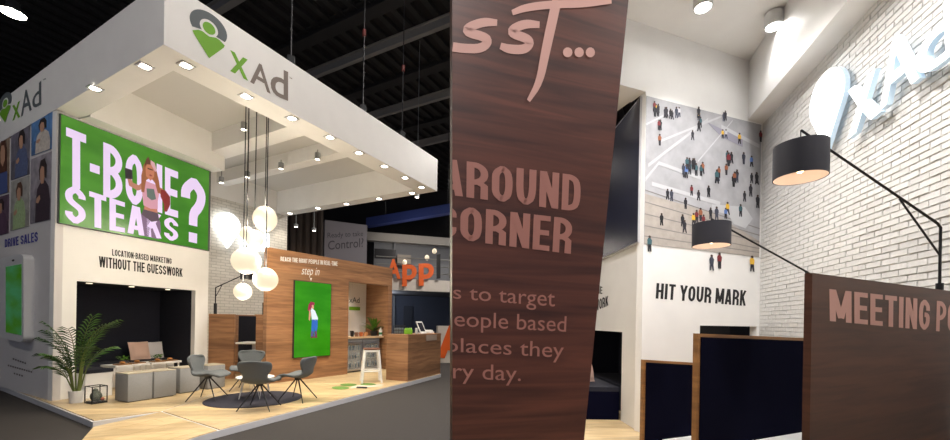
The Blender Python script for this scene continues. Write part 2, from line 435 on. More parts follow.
# high-bay lamps
def highbay(loc, label, e, tilt=None):
    t = thing('high_bay_lamp', loc, label, 'lamp', 'hall lamps under the roof'); l = Vector(loc)
    b = MB(); b.lathe([(.10, .34), (.14, .30), (.16, .12), (.29, 0), (.30, -.02), (.27, -.02), (.15, .1), (.13, .12)], l, 24); b.build('reflector', mat('lamp_can', (.2, .2, .2), .4, metal=.5), t, True)
    b = MB(); b.lathe([(.265, -.012), (.265, 0.0), (1e-4, .0)], l, 24); b.lathe([(.265, -.012), (1e-4, -.012)], l, 24); b.build('lens', lampglow, t)
    b = MB(); b.tube([l+Vector((0, 0, .33)), l+Vector((0, 0, 11.49-l.z))], .012); b.build('cable', dark, t)
    light('hall_light', 'SPOT', l+Vector((0, 0, -.05)), e*K_HALL, (1, .93, .86), .3, 165, .5, l-Vector((0, 0, 3)), t)
p = aty(13, 13, 11.5); highbay(p, 'round hall lamp glowing above the left end of the white canopy', 700)
for q, nm, e in (((-10.5, 1.5, 9.5), 'hall lamp over the aisle beside the photo-covered wall', 600), ((-1.0, 1.0, 9.5), 'hall lamp over the aisle before the long fascia', 900), ((1.2, 6.5, 9.6), 'hall lamp over the aisle beyond the platform edge', 800),
               ((2.2, 14.5, 9.0), 'added unseen fill lamp in front of the neighbouring two-storey stand', 3000), ((1.0, 22, 10.4), 'added unseen fill lamp beyond the neighbouring two-storey stand', 1500)):  # this pair is added out of sight to brighten banner, parapet and letters
    highbay(q, nm, e)
b = MB(); p = aty(343, 50, 15.0); b.lathe([(.24, 0), (.24, .06), (.1, .16), (.03, .2)], p, 16)
t = thing('roof_lamp', p, 'small flat pale lamp up under the dark roof deck', 'lamp'); b.build('housing', mat('dull_lamp', (.5, .5, .5), .5), t, True)
b = MB(); b.tube([p+Vector((0, 0, .19)), Vector((p.x, p.y, 11.5))], .015); b.build('cable', dark, t)

# ------------------------------------------------------------------ platform
EA, EB = flr(178, 440), flr(441, 373.5)
ed = (EB-EA).normalized()
KC = flr(93, 421)            # front corner of the raised part
H1, H2 = flr(161, 411.5), flr(218, 430)
FC = EA-ed*1.15              # outer front corner
KL = KC+(SW.p-KC).normalized()*0
left_far = onz(0, 385, ZP); ldir = (left_far-KC); LF = KC+ldir*1.25; LF.z = 0
BR_ = EB+Vv*5.2
plat = [KC, H1, H2, EB, BR_, cp(0, 6.6), LF]
pl = struct(MB().slab(plat, 0, ZP-.012).build('floor', kerbm), 'white-edged raised booth platform')
# planks, each a part, clipped to the platform outline
def clip_poly(poly, p, n):
    out = []
    for i in range(len(poly)):
        a, c = poly[i], poly[(i+1) % len(poly)]; da, dc = (a-p).dot(n), (c-p).dot(n)
        if da >= 0: out.append(a)
        if da*dc < 0: out.append(a+(c-a)*(da/(da-dc)))
    return out
def planks(region, z0, z1s, parent, m, width=.24, ang=U_ANG):
    a = math.radians(ang); t = Vector((math.sin(a), math.cos(a), 0)); nn = Vector((t.y, -t.x, 0))
    reg = [Vector((p.x, p.y, 0)) for p in region]
    ds = [p.dot(nn) for p in reg]; d = min(ds); k = 0
    while d < max(ds):
        # concave platform: split into convex pieces beforehand
        q = clip_poly(reg, nn*(d+.0025), nn); q = clip_poly(q, nn*(d+width-.0025), -nn) if len(q) > 2 else q
        if len(q) > 2:
            ts = [p.dot(t) for p in q]; c = min(ts)-((k*.77) % 1.9); 
            while c < max(ts):
                r = clip_poly(q, t*(c+.002), t); r = clip_poly(r, t*(c+2.4-.002), -t) if len(r) > 2 else r
                if len(r) > 2:
                    bb = MB(); n_ = len(r)
                    zt = [z1s(p) for p in r]
                    bb.add([Vector((p.x, p.y, z0(p))) for p in r]+[Vector((p.x, p.y, zz)) for p, zz in zip(r, zt)],
                           [tuple(range(n_-1, -1, -1)), tuple(range(n_, 2*n_))]+[(i, (i+1) % n_, n_+(i+1) % n_, n_+i) for i in range(n_)])
                    bb.build('plank', m, parent)
                c += 2.4
        d += width; k += 1
inset = lambda p: p
cen = (H1+EB)/2
def shrink(poly, k=.985):
    c = sum(poly, Vector())/len(poly); return [c+(p-c)*k for p in poly]
planks(shrink([H1, H2, EB, BR_], .99), lambda p: ZP-.012, lambda p: ZP, pl, oak)
planks(shrink([KC, H1, BR_, cp(0, 6.6), LF], .985), lambda p: ZP-.012, lambda p: ZP, pl, oak)
# ramp in the front corner: rises from the aisle to the platform
RL1 = Vector((KC.x, KC.y, 0)); RL2 = Vector((FC.x, FC.y, 0))
rp = [Vector((KC.x, KC.y, 0))-(H1-KC).normalized()*.0, Vector((H1.x, H1.y, 0)), Vector((H2.x, H2.y, 0)), RL2]
def rampz(p):
    # height grows from the low edge RL1-RL2 to the high edge H1-H2
    lo = (RL2-RL1).normalized(); n1 = Vector((-lo.y, lo.x, 0)); d1 = abs((Vector((p[0], p[1], 0))-RL1).dot(n1))
    hi = Vector((H2.x-H1.x, H2.y-H1.y, 0)).normalized(); n2 = Vector((-hi.y, hi.x, 0)); d2 = abs((Vector((p[0], p[1], 0))-Vector((H1.x, H1.y, 0))).dot(n2))
    return .022+(ZP-.022)*d1/(d1+d2)
b = MB(); b.add([Vector((p.x, p.y, 0)) for p in rp]+[Vector((p.x, p.y, rampz(p)-.012)) for p in rp],
    [(3, 2, 1, 0), (4, 5, 6, 7)]+[(i, (i+1) % 4, 4+(i+1) % 4, 4+i) for i in range(4)])
rm = tag(b.build('access_ramp', kerbm), 'low oak-topped access ramp at the front corner of the platform', 'ramp')
planks(shrink(rp, .985), lambda p: rampz(p)-.012, lambda p: rampz(p), rm, oak)

# ------------------------------------------------------------------ block with the screen: side wall, screen wall, alcove
WT = 4.98
SEND = SW.az(208, 300)[0]                      # right end of the screen wall
aA0, zA1 = SW.az(76.8, 281); aA1 = SW.az(195.5, 290)[0]; zA1 = 2.15
b = MB()
b.wbox(SW, 0, aA0, ZP, WT, -.12, 0).wbox(SW, aA1, SEND, ZP, WT, -.12, 0).wbox(SW, aA0, aA1, zA1, WT, -.12, 0)
sw = struct(b.build('wall_front', white), 'white wall carrying the big green screen and the dark seating alcove')
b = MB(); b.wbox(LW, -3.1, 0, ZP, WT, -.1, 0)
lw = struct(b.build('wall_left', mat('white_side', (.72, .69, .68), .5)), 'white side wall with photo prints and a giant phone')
b = MB(); b.prism([SW.P(SEND, ZP, -.12), SW.P(SEND, ZP, 0), SW.P(SEND, ZP, 0)+SW.t*.002, SW.P(SEND, ZP, -.12)+SW.t*.002], (0, 0, 1))
# end wall of the block towards the brick wall
EW = SW.P(SEND, 0, -.12); 
b = MB(); q = EW-SW.t*.1; b.prism([EW+Vector((0, 0, ZP)), q+Vector((0, 0, ZP)), q-SW.n*1.2+Vector((0, 0, ZP)), EW-SW.n*1.2+Vector((0, 0, ZP))], (0, 0, WT-ZP)); struct(b.build('wall_end', white), 'white end wall of the screen block')
# alcove lining
AD = 1.0
b = MB()
b.wbox(SW, aA0-.06, aA1+.06, ZP, zA1+.06, -.12-AD-.05, -.12-AD)      # back
b.wbox(SW, aA0-.06, aA0, ZP, zA1+.06, -.12-AD, -.12).wbox(SW, aA1, aA1+.06, ZP, zA1+.06, -.12-AD, -.12)
b.wbox(SW, aA0, aA1, zA1, zA1+.06, -.12-AD, -.12)
alc = tag(b.build('seating_alcove', navy), 'deep navy felt lining of the seating alcove below the big screen', 'alcove')
for k in range(3):
    a = aA0+(aA1-aA0)*(.17+.33*k); b = MB(); c = SW.P(a, zA1-.012, -.35); b.lathe([(.045, 0), (.045, .012)], c, 14); b.build('downlight', mat('dim_lens', (.8, .75, .7), .4, emit=(1, .85, .6), es=2), alc)
# bench (back run and left arm)
bz = .43
t = thing('corner_bench', SW.P((aA0+aA1)/2, ZP, -.7), 'white corner bench with navy seat pads inside the alcove', 'bench')
b = MB(); b.wbox(SW, aA0+.01, aA1-.01, ZP, ZP+bz, -1.1, -.62); b.build('bench_box', white2, t)
b = MB(); b.wbox(SW, aA0+.01, aA1-.01, ZP+bz, ZP+bz+.07, -1.1, -.6); b.build('seat_pad', navy, t)
arm1 = SW.az(112, 399, .26)[0]
b = MB(); b.wbox(SW, aA0+.01, arm1, ZP, ZP+bz, -.62, .26); b.build('bench_box', white2, t)
b = MB(); b.wbox(SW, aA0+.01, arm1+.01, ZP+bz, ZP+bz+.06, -.6, .27); b.build('seat_pad', navy, t)
# low tables with food in the alcove
for k, fa in enumerate((.42, .72)):
    a = aA0+(aA1-aA0)*fa
    lab = ('white low table with oak serving boards nearer the palm end of the alcove', 'white low table with oak boards in front of the pink cushion')[k]
    t = thing('low_table', SW.P(a, ZP, -.2), lab, 'table', 'tables in the alcove')
    b = MB(); b.wbox(SW, a-.3, a+.3, ZP+.46, ZP+.5, -.42, .02); b.build('tabletop', white2, t)
    for x, y in ((-.26, -.38), (.26, -.38), (-.26, -.02), (.26, -.02)):
        b = MB(); b.tube([SW.P(a+x, ZP, y), SW.P(a+x, ZP+.46, y)], .015); b.build('leg', white2, t)
    for j, (x, y) in enumerate(((-.12, -.1), (.16, -.14))):
        b = MB(); b.wbox(SW, a+x-.11, a+x+.11, ZP+.5, ZP+.518, y-.09, y+.09)
        tag(b.build('serving_board', edge_oak), 'oak serving board on the %s low table, %s side' % (('palm-end', 'cushion-end')[k], ('palm', 'brick wall')[j]), 'board', 'oak serving boards')
        b = MB(); c = SW.P(a+x, ZP+.518, y); b.ell(c+Vector((0, 0, .025)), .05, .04, .025, 12, 6); 
        tag(b.build('bread_roll', mat('crust', sr(190, 128, 70), .8)), 'golden bread roll on the %s low table, %s side' % (('palm-end', 'cushion-end')[k], ('palm', 'brick wall')[j]), 'bread', 'bread rolls on boards')
    c = SW.P(a+.02, ZP+.5, -.3)
    t = thing('planter_bowl', c, 'small bowl of green leaves on the %s low table' % ('palm-end', 'cushion-end')[k], 'plant', 'table planters')
    b = MB(); b.lathe([(.04, 0), (.07, .05), (.075, .06), (.06, .06)], c, 14); b.build('bowl', mat('bowl_dark', (.05, .05, .05), .5), t, True)
    b = MB()
    for i in range(46):
        th = random.random()*6.28; r = .02+.08*random.random(); q = c+Vector((r*math.cos(th), r*math.sin(th), .06+.07*random.random()))
        e = Vector((math.cos(th), math.sin(th), .6)).normalized()*.05; s_ = Vector((-math.sin(th), math.cos(th), 0))*.018
        b.face([q, q+e*.5+s_, q+e, q+e*.5-s_])
    o = b.build('foliage', leaf_l, t); o['kind'] = 'stuff'
# cushions
def cushion(c, rz, tilt, m, label, sz=.42):
    b = MB(); n = 8; vs = []; fs = []
    M = Matrix.Translation(c) @ Matrix.Rotation(rz, 4, 'Z') @ Matrix.Rotation(tilt, 4, 'X')
    for side in (1, -1):
        for i in range(n+1):
            for j in range(n+1):
                x = -1+2*i/n; z = -1+2*j/n; pw = (1-x**2)*(1-z**2)
                k = 1-.04*(1-abs(x*z)) if max(abs(x), abs(z)) > .99 else 1
                vs.append(M @ Vector((x*sz/2*k, side*.075*max(pw, 0)**.45, (z*k+1)*sz/2)))
    N = (n+1)**2
    for s_ in range(2):
        for i in range(n):
            for j in range(n):
                q = (s_*N+i*(n+1)+j, s_*N+(i+1)*(n+1)+j, s_*N+(i+1)*(n+1)+j+1, s_*N+i*(n+1)+j+1); fs.append(q if s_ == 0 else q[::-1])
    b.add(vs, fs); o = b.build('cushion', m, None, True)
    bm = bmesh.new(); bm.from_mesh(o.data); bmesh.ops.remove_doubles(bm, verts=bm.verts, dist=1e-4); bm.to_mesh(o.data); bm.free()
    return tag(o, label, 'cushion', 'alcove cushions')
ca = aA1-.55
cushion(SW.P(ca-.05, ZP+bz+.075, -.78), SW.rz, math.radians(-16), mat('pink_cloth', sr(222, 186, 168), .9), 'pink cushion leaning on the navy back of the alcove bench', .4)
cushion(SW.P(ca+.28, ZP+bz+.075, -.86), SW.rz-.12, math.radians(-16), mat('pale_cloth', sr(214, 210, 212), .9), 'pale grey cushion tucked behind the pink cushion', .38)
# big screen
zs0, zs1 = 3.10, 4.92
sq = SW.rect(.03, SW.az(206.7, 200)[0], zs0, zs1, .06)
scr = thing('video_wall', SW.P((.03+SEND)/2, zs0, .03), 'big green video screen reading T-BONE STEAKS with a woman on it', 'screen')
b = MB(); b.wbox(SW, .02, SEND-.02, zs0-.012, zs1+.012, 0, .05); b.build('casing', mat('casing', (.08, .09, .08), .5), scr)
sg = screenmat('led_green', sr(58, 118, 34), sr(76, 140, 44), .85)
b = MB(); b.prism([sq.pt(0, 0), sq.pt(1, 0), sq.pt(1, 1), sq.pt(0, 1)], -sq.n*.01); b.build('display', sg, scr)
led = lambda n_, c, s_=.85: mat(n_, [x*.3 for x in c], .4, emit=c, es=s_)
lav = led('led_lavender', sr(226, 205, 240))
def scrtext(body, c4, bold=.03): ctext(body, SW.quad(c4, .06), lav, scr, .002)
scrtext('T-BONE', [(66, 127), (178, 172), (178, 218), (66, 185)], .035)
scrtext('STEAKS', [(65, 183), (178, 220), (178, 242), (65, 222)], .035)
scrtext('?', [(181, 174), (206, 181), (204, 245), (181, 240)], .045)
def wq(x0, y0, x1, y1, sl=.33):     # pixel box on the screen -> quad (sheared with the wall's slope)
    return SW.quad([(x0, y0), (x1, y0+sl*(x1-x0)*.6), (x1, y1+sl*(x1-x0)*.6), (x0, y1)], .06)
fq = SW.quad([(120, 147), (177, 167), (177, 243.5), (120, 230.5)], .06)
fig = [('leggings', sr(120, 92, 124), [(.3, .0), (.32, .12), (.34, .26), (.42, .34), (.62, .33), (.68, .22), (.69, .1), (.66, .0), (.52, .0), (.5, .16), (.47, .0)], .004),
       ('shorts', sr(84, 66, 80), [(.35, .26), (.39, .36), (.63, .35), (.66, .24), (.52, .2)], .006),
       ('midriff', sr(186, 120, 96), [(.39, .33), (.4, .4), (.62, .39), (.63, .33)], .007),
       ('top', sr(206, 150, 168), [(.38, .38), (.36, .5), (.35, .64), (.41, .69), (.6, .68), (.66, .6), (.63, .48), (.63, .38), (.5, .36)], .008),
       ('top_print', sr(96, 110, 104), [(.44, .5), (.43, .6), (.56, .62), (.6, .5), (.52, .47)], .0095),
       ('arm', sr(176, 118, 100), [(.38, .68), (.3, .61), (.2, .62), (.15, .7), (.1, .69), (.14, .57), (.28, .54), (.37, .58)], .008),
       ('arm', sr(176, 118, 100), [(.61, .67), (.7, .66), (.8, .62), (.78, .57), (.68, .58), (.62, .6)], .009),
       ('steak', sr(128, 40, 40), [(.68, .64), (.76, .65), (.86, .58), (.86, .48), (.8, .38), (.75, .37), (.74, .47), (.68, .55)], .011),
       ('phone', sr(46, 40, 46), [(.08, .64), (.07, .77), (.19, .77), (.2, .66)], .011),
       ('hair', sr(150, 92, 58), [(.34, .54), (.34, .74), (.38, .88), (.44, .96), (.53, .96), (.6, .88), (.65, .74), (.68, .6), (.63, .58), (.58, .7), (.5, .75), (.42, .7), (.39, .54)], .011),
       ('face', sr(188, 120, 92), [(.42, .75), (.41, .85), (.44, .91), (.53, .91), (.57, .85), (.56, .77), (.5, .71)], .013),
       ('hair_top', sr(96, 58, 46), [(.39, .86), (.42, .96), (.46, 1.0), (.49, .96), (.5, .91), (.43, .9)], .0145),
       ('bandana', sr(206, 160, 170), [(.5, .92), (.5, .97), (.57, .95), (.61, .86), (.58, .84)], .0145),
       ('eyes', sr(70, 44, 40), [(.445, .845), (.445, .86), (.54, .86), (.54, .845)], .0145),
       ('mouth', sr(140, 60, 60), [(.465, .775), (.5, .79), (.53, .775), (.5, .765)], .0145)]
for nm, c, poly, d in fig:
    b = MB(); b.flat(fq, poly, d-.003, .001); b.build(nm, led('led_'+nm, c, .8), scr)
# wall lettering
t = thing('slogan_lettering', SW.P(1.2, 2.5, 0), 'black wall lettering LOCATION-BASED MARKETING WITHOUT THE GUESSWORK', 'lettering')
ctext('LOCATION-BASED MARKETING', SW.quad([(112, 249), (171.5, 258.5), (171.5, 264), (112, 255.5)]), blackt, t)
ctext('WITHOUT THE GUESSWORK', SW.quad([(99, 256), (182.5, 268.5), (182.5, 277), (99, 267)]), blackt, t)
# ---- side wall: photo prints, slogan, giant phone
photos = [([(32, 121.5), (54, 111.4), (54, 148), (32, 156)], sr(92, 140, 196), sr(40, 30, 28), sr(206, 196, 186), 'photo print of a dark-haired person in white against blue sky', .55),
          ([(31.4, 159.6), (53, 151), (52.6, 219), (30.8, 224)], sr(158, 152, 160), sr(44, 30, 30), sr(62, 48, 58), 'photo print of a person in a dark coat on a street', .6),
          ([(11.7, 132), (30.5, 123), (30, 174), (11.5, 180.4)], sr(120, 116, 128), sr(40, 30, 30), sr(92, 104, 140), 'photo print of a bent-over person in a blue shirt', .6),
          ([(11.5, 182), (30, 175.5), (29.5, 226), (11, 231)], sr(168, 166, 160), sr(92, 60, 44), sr(166, 190, 140), 'photo print of a long-haired person in a pale green top', .5),
          ([(-9, 140), (10, 133), (9.5, 192), (-9, 198)], sr(150, 130, 112), sr(88, 52, 36), sr(214, 150, 60), 'photo print of two smiling people close together', .6),
          ([(-9, 200), (9.5, 194), (9, 233), (-9, 238)], sr(104, 84, 100), sr(52, 34, 38), sr(96, 70, 92), 'dim purple photo print above the blue slogan', .6)]
for i, (c4, bg, hair, top, lab, hx) in enumerate(photos):
    Q = LW.quad(c4, .0); b = MB(); b.prism([Q.pt(0, 0, 0), Q.pt(1, 0, 0), Q.pt(1, 1, 0), Q.pt(0, 1, 0)], Q.n*.008)
    cl = Q.pt(.5, 0); t = thing('photo_print', cl, lab, 'photo', 'photo prints on the side wall')
    b.build('backdrop', mat('photo_bg%d' % i, bg, .5, noise=.3, nscale=6), t)
    def pp(nm, m, poly, d): bb = MB(); bb.flat(Q, poly, d, .001); bb.build(nm, m, t)
    pp('print_street', mat('photo_low%d' % i, [x*.7 for x in bg], .5, noise=.3, nscale=8), [(.0, .0), (1, .0), (1, .3), (.6, .42), (0, .36)], .0085)
    if i == 4:
        for k, x in enumerate((.25, .7)):
            pp('print_clothes', mat('photo_t%d%d' % (i, k), (top, sr(80, 96, 150))[k], .6), [(x-.24, 0), (x-.22, .35), (x-.08, .46), (x+.08, .46), (x+.22, .35), (x+.24, 0)], .010+.0015*k)
            pp('print_hair', mat('photo_h%d' % i, hair, .7), [(x-.2, .36), (x-.2, .75), (x-.1, .9), (x+.1, .9), (x+.2, .75), (x+.2, .36)], .0125+.0015*k)
            pp('print_face', skin, [(x-.11, .55), (x-.12, .72), (x-.06, .82), (x+.06, .82), (x+.12, .72), (x+.11, .55), (x, .46)], .0155+.001*k)
    else:
        x = hx
        pp('print_clothes', mat('photo_t%d' % i, top, .6, noise=.2, nscale=20), [(x-.36, 0), (x-.33, .3), (x-.27, .5), (x-.1, .6), (x+.1, .6), (x+.25, .5), (x+.32, .28), (x+.3, 0)], .010)
        pp('print_hair', mat('photo_h%d' % i, hair, .7), [(x-.15, .63), (x-.19, .78), (x-.1, .92), (x+.08, .93), (x+.17, .82), (x+.16, .62), (x+.05, .66)], .0125)
        pp('print_face', skin, [(x-.07, .56), (x-.12, .66), (x-.12, .77), (x-.04, .83), (x+.06, .8), (x+.08, .66), (x+.05, .56)], .0145)
        pp('print_hand', skin, [(x-.3, .3), (x-.28, .36), (x-.14, .4), (x-.1, .34), (x-.2, .28)], .0145)
t = thing('slogan_lettering', LW.hit(20, 246), 'blue slogan above the giant phone on the side wall', 'lettering')
ctext('DRIVE SALES', LW.quad([(5, 239.5), (38, 231.5), (38, 241.5), (5, 247.5)]), mat('print_blue', sr(40, 42, 150), .6), t)
ph = thing('phone_display', LW.hit(14, 348), 'giant white phone model with a green screen on the side wall', 'display')
Q = LW.quad([(-1, 258.5), (23.5, 253), (23.5, 343), (-1, 337)], .13); 
b = MB()
def rr(r=.09, asp=.5, n=5):
    pts = []
    for cx, cy, t0 in ((1-r/asp, 1-r, 0), (r/asp, 1-r, 90), (r/asp, r, 180), (1-r/asp, r, 270)):
        for k in range(n+1):
            t_ = math.radians(t0+90*k/n); pts.append((cx+r/asp*math.cos(t_), cy+r*math.sin(t_)))
    return pts
b.flat(Q, rr(.07, .42), -.13, .13); b.build('body', mat('phone_white', (.75, .75, .75), .35), ph)
b = MB(); b.flat(Q, [(.3, .08), (.93, .08), (.93, .88), (.3, .88)], .0, .003); b.build('display', screenmat('phone_green', sr(64, 120, 30), sr(70, 140, 96), .42), ph)
b = MB(); b.oval(Q, .6, .94, .05, .012, .0, .003); b.build('speaker_slot', blackt, ph)
t = thing('slogan_lettering', LW.hit(20, 370), 'three short rows of faint grey print below the giant phone', 'lettering')
for x0, x1, y0, y1 in ((13, 27, 358, 363), (8, 33, 364.5, 371.5), (14, 24, 372.5, 375.5)):
    n = int((x1-x0)/2.2)
    b = MB()
    for k in range(n):
        xa = x0+(x1-x0)*k/n; yy = y0+(y1-y0)*k/n; Qk = LW.quad([(xa, yy), (xa+1.5, yy+.4), (xa+1.5, yy+2.0), (xa, yy+1.6)]); b.flat(Qk, [(0, 0), (1, 0), (1, 1), (0, 1)], .002, .001)
    b.build('print_row', mat('faint_print', sr(110, 98, 96), .7), t)['kind'] = 'stuff'

# ------------------------------------------------------------------ canopy
can = thing('canopy', cp(3, 3, ZB), 'huge white rectangular canopy hung over the left booth, logo on its fascia', 'canopy')
WL, WF, WR = .34, .5, .36
def cbox(name, u0, u1, v0, v1, z0, z1, m=white):
    b = MB(); b.prism([cp(u0, v0, z0), cp(u1, v0, z0), cp(u1, v1, z0), cp(u0, v1, z0)], (0, 0, z1-z0)); return b.build(name, m, can)
cbox('front_beam', 0, LEN, 0, WF, ZB, ZT)
cbox('left_beam', 0, WL, WF, DEP, ZB, ZT)
cbox('right_beam', LEN-WR, LEN, WF, DEP, ZB, ZT)
cbox('back_beam', WL, LEN-WR, 6.04, DEP, ZB, ZT)
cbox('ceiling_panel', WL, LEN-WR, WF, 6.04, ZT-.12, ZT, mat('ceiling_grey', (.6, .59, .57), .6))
cbox('cross_beam', 2.55, 2.95, WF, 6.04, ZB+.3, ZT-.12)
cbox('lighting_beam', 4.0, 4.28, WF, 6.04, ZB+.38, ZT-.12)
b = MB(); b.prism([SW.P(.3, WT, .3), SW.P(SEND+.12, WT, .3), SW.P(SEND+.12, WT, -1.4), SW.P(.3, WT, -1.4)], (0, 0, ZT-.12-WT)); b.build('bulkhead', white, can)
# logo on the long fascia
FW = Wall(C0, U_ANG)
def logo(W, box, tc4s, parent, tm='™'):
    """pin emblem (grey ring, green head and body) in the pixel quad `box`; lettering x A d in quads"""
    Q = W.quad(box)
    # grey arch
    pts = []
    n = 26
    for k in range(n+1):
        t_ = math.radians(-30+240*k/n); pts.append((.5+.5*math.cos(t_), .68+.32*math.sin(t_)))
    inn = []
    for k in range(n+1):
        t_ = math.radians(-38+256*(n-k)/n)
        inn.append((.5+.245*math.cos(t_), .66+.175*math.sin(t_)))
    b = MB(); m_ = len(pts)
    for k in range(n):
        i0 = inn[n-k]; i1 = inn[n-k-1]
        b.flat(Q, [pts[k], pts[k+1], i1, i0], .002, .002)
    b.build('emblem_arch', greyl, parent)
    b = MB(); b.oval(Q, .5, .655, .17, .125, .003, .002); b.build('emblem_head', green, parent)
    b = MB(); b.flat(Q, [(.07, .44), (.22, .51), (.32, .52), (.5, .475), (.68, .52), (.78, .51), (.93, .44), (.9, .38), (.5, 0), (.1, .38)], .004, .002); b.build('emblem_body', green, parent)
    for ch, c4, m_ in tc4s: text('lettering', ch, W.quad(c4), m_, parent, .012, .003)
lg = thing('fascia_logo', FW.hit(240, 80), 'green and grey pin logo with the letters xAd on the long fascia', 'logo')
def lq(x0, x1, t0, b0, t1, b1): return [(x0, t0), (x1, t1), (x1, b1), (x0, b0)]
logo(FW, [(189.5, 2), (227, 22.5), (227, 66), (189.5, 50)], [('x', lq(230, 248, 50, 71, 60, 81), green), ('A', lq(250, 270.5, 58, 82, 70, 94), taupe), ('d', lq(270.5, 288, 64, 94, 72, 101), taupe)], lg)
text('lettering', 'TM', FW.quad(lq(289, 292, 76.5, 78, 78, 79.5)), taupe, lg, .02, .003)
FL = Wall(C0, 118); FL.t = -Vv.copy(); FL.n = -Uv.copy()
lg = thing('fascia_logo', FL.hit(20, 110), 'pin logo with xAd lettering on the side fascia above the photo prints', 'logo')
logo(FL, [(-1, 98), (12, 88.5), (12, 118), (-1, 127)], [('x', lq(12.5, 20.5, 106, 121, 100.5, 117), green), ('A', lq(21, 32, 91, 117, 88.5, 110), greyl), ('d', lq(32.5, 41.5, 90, 109.5, 80.5, 104.5), greyl)], lg)
text('lettering', 'TM', FL.quad(lq(43, 46, 79.5, 81, 78, 79.5)), greyl, lg, .02, .003)
# recessed downlights in the soffits
def downlight(px, py, z, label, e=70, ang=95):
    p = onz(px, py, z)
    t = thing('downlight', p, label, 'lamp', 'recessed downlights in the canopy')
    R = [p+Uv*x+Vv*y for x, y in ((-.085, -.085), (.085, -.085), (.085, .085), (-.085, .085))]
    b = MB()
    for i in range(4):
        a_, c_ = R[i], R[(i+1) % 4]; k = .72
        b.prism([a_-Vector((0, 0, .012)), c_-Vector((0, 0, .012)), p+(c_-p)*k-Vector((0, 0, .012)), p+(a_-p)*k-Vector((0, 0, .012))], (0, 0, .012))
    b.build('frame', steel, t)
    b = MB(); b.lathe([(.058, -.016), (.058, 0)], p, 14); b.build('lens', lampglow, t)
    light('downlight_beam', 'SPOT', p-Vector((0, 0, .03)), e*K_DOWN, (1, .89, .72), .05, ang, .7, p-Vector((0, 0, 1)), t)
dl = [(95, 88), (145, 66), (186, 65), (246, 96), (292, 118), (330, 137), (359, 152.5), (384.5, 166), (405, 177.5), (421.5, 187)]
for i, (x, y) in enumerate(dl):
    lab = ('square downlight in the soffit over the side wall, nearer the photo prints' if i == 0 else 'square downlight in the side soffit close to the canopy corner' if i == 1 else
           '%s square downlight along the long soffit from the pin logo corner' % ('first', 'second', 'third', 'fourth', 'fifth', 'sixth', 'seventh', 'eighth')[i-2])
    downlight(x, y, ZB, lab, 120 if i < 7 else 90)
for i, (x, y) in enumerate([(290, 213.2), (318, 208), (346.5, 203.7), (379, 198.5), (412, 192.8)]):
    downlight(x, y, ZB, '%s square downlight of the far short soffit from the brick wall' % ('first', 'second', 'third', 'fourth', 'fifth')[i], 60)
# surface spots on the canopy ceiling
def spotcan(p, top, target, label, e=80, group='cylinder spotlights', ang=70, r=.06, h=.16, col=(1, .9, .74), glow=None, m=None):
    p = Vector(p); t = thing('spotlight', p, label, 'spotlight', group); m = m or mat('spot_grey', (.35, .36, .36), .4, metal=.6)
    b = MB(); b.lathe([(r*.6, h), (r, h*.9), (r, 0), (r*.82, 0), (r*.8, h*.3)], p, 16); b.build('housing', m, t, True)
    b = MB(); b.lathe([(r*.8, .006), (r*.8, .02)], p, 16); b.build('lens', glow or lampglow, t)
    if top-p.z-h > .01: b = MB(); b.tube([p+Vector((0, 0, h*.95)), Vector((p.x, p.y, top))], .012); b.build('stem', m, t)
    light('spot_beam', 'SPOT', p-Vector((0, 0, .01)), e*K_SPOT, col, .04, ang, .6, target, t)
ZC = ZT-.12
spots = [((244, 130), 5.3, ZB+.3, 'cylinder spotlight under the cross beam among the pendant cables'),
         ((221.5, 183), 4.95, ZC, 'cylinder spotlight beside the right end of the big screen'),
         ((247.5, 177.5), 5.15, ZC, 'cylinder spotlight behind the bunch of pendant cables'),
         ((281, 169), 5.16, ZB+.38, 'cylinder spotlight under the lighting beam, nearer the pendant cables'),
         ((317.5, 159.5), 5.16, ZB+.38, 'cylinder spotlight under the lighting beam, farther from the pendant cables')]
for i, (px, z, top, lab) in enumerate(spots):
    p = onz(px[0], px[1], z); tgt = p-Vector((0, 0, 2))
    if i == 1: tgt = BW.P(BW.az(222, 240)[0], 3.6)
    if i == 2: tgt = BW.P(BW.az(250, 240)[0], 3.2)
    spotcan(p, top, tgt, lab, 35 if i in (1, 2) else 90)
# rigging: chains with hoists from the roof to the canopy
for i, (px, v, lab) in enumerate(((372, .25, 'hoist chain over the middle of the long fascia'), (411, .25, 'hoist chain near the far corner of the canopy'), (300, .25, 'hoist chain rising behind the grey letter d'), (128, 1.0, 'hoist chain over the side fascia near the canopy corner'))):
    if i < 3:
        r = ray(px, 100); A = FW.az(px, 100)[0]; p = cp(A, v, ZT)
    else:
        p = cp(.17, 1.0, ZT)
    t = thing('chain_hoist', p, lab, 'hoist', 'rigging hoists of the canopy')
    b = MB(); b.tube([p, p+Vector((0, 0, 11.5-ZT))], .012, 6); b.build('chain', mat('chain', (.07, .07, .075), .5, metal=.5), t)
    b = MB(); b.rbox(p+Vector((0, 0, .12)), .13, .11, .16, ua, .02, 2); b.build('motor', mat('hoist_dark', sr(22, 26, 32), .6), t)
    b = MB(); b.rbox(p+Vector((0, 0, 1.75)), .07, .07, .14, ua, .015, 2); b.build('hook_block', mat('hook_red', sr(120, 50, 46), .5), t)
    b = MB(); b.tube([p+Uv*-.05, p+Vector((0, 0, .13))], .01, 6); b.build('shackle', steel, t)

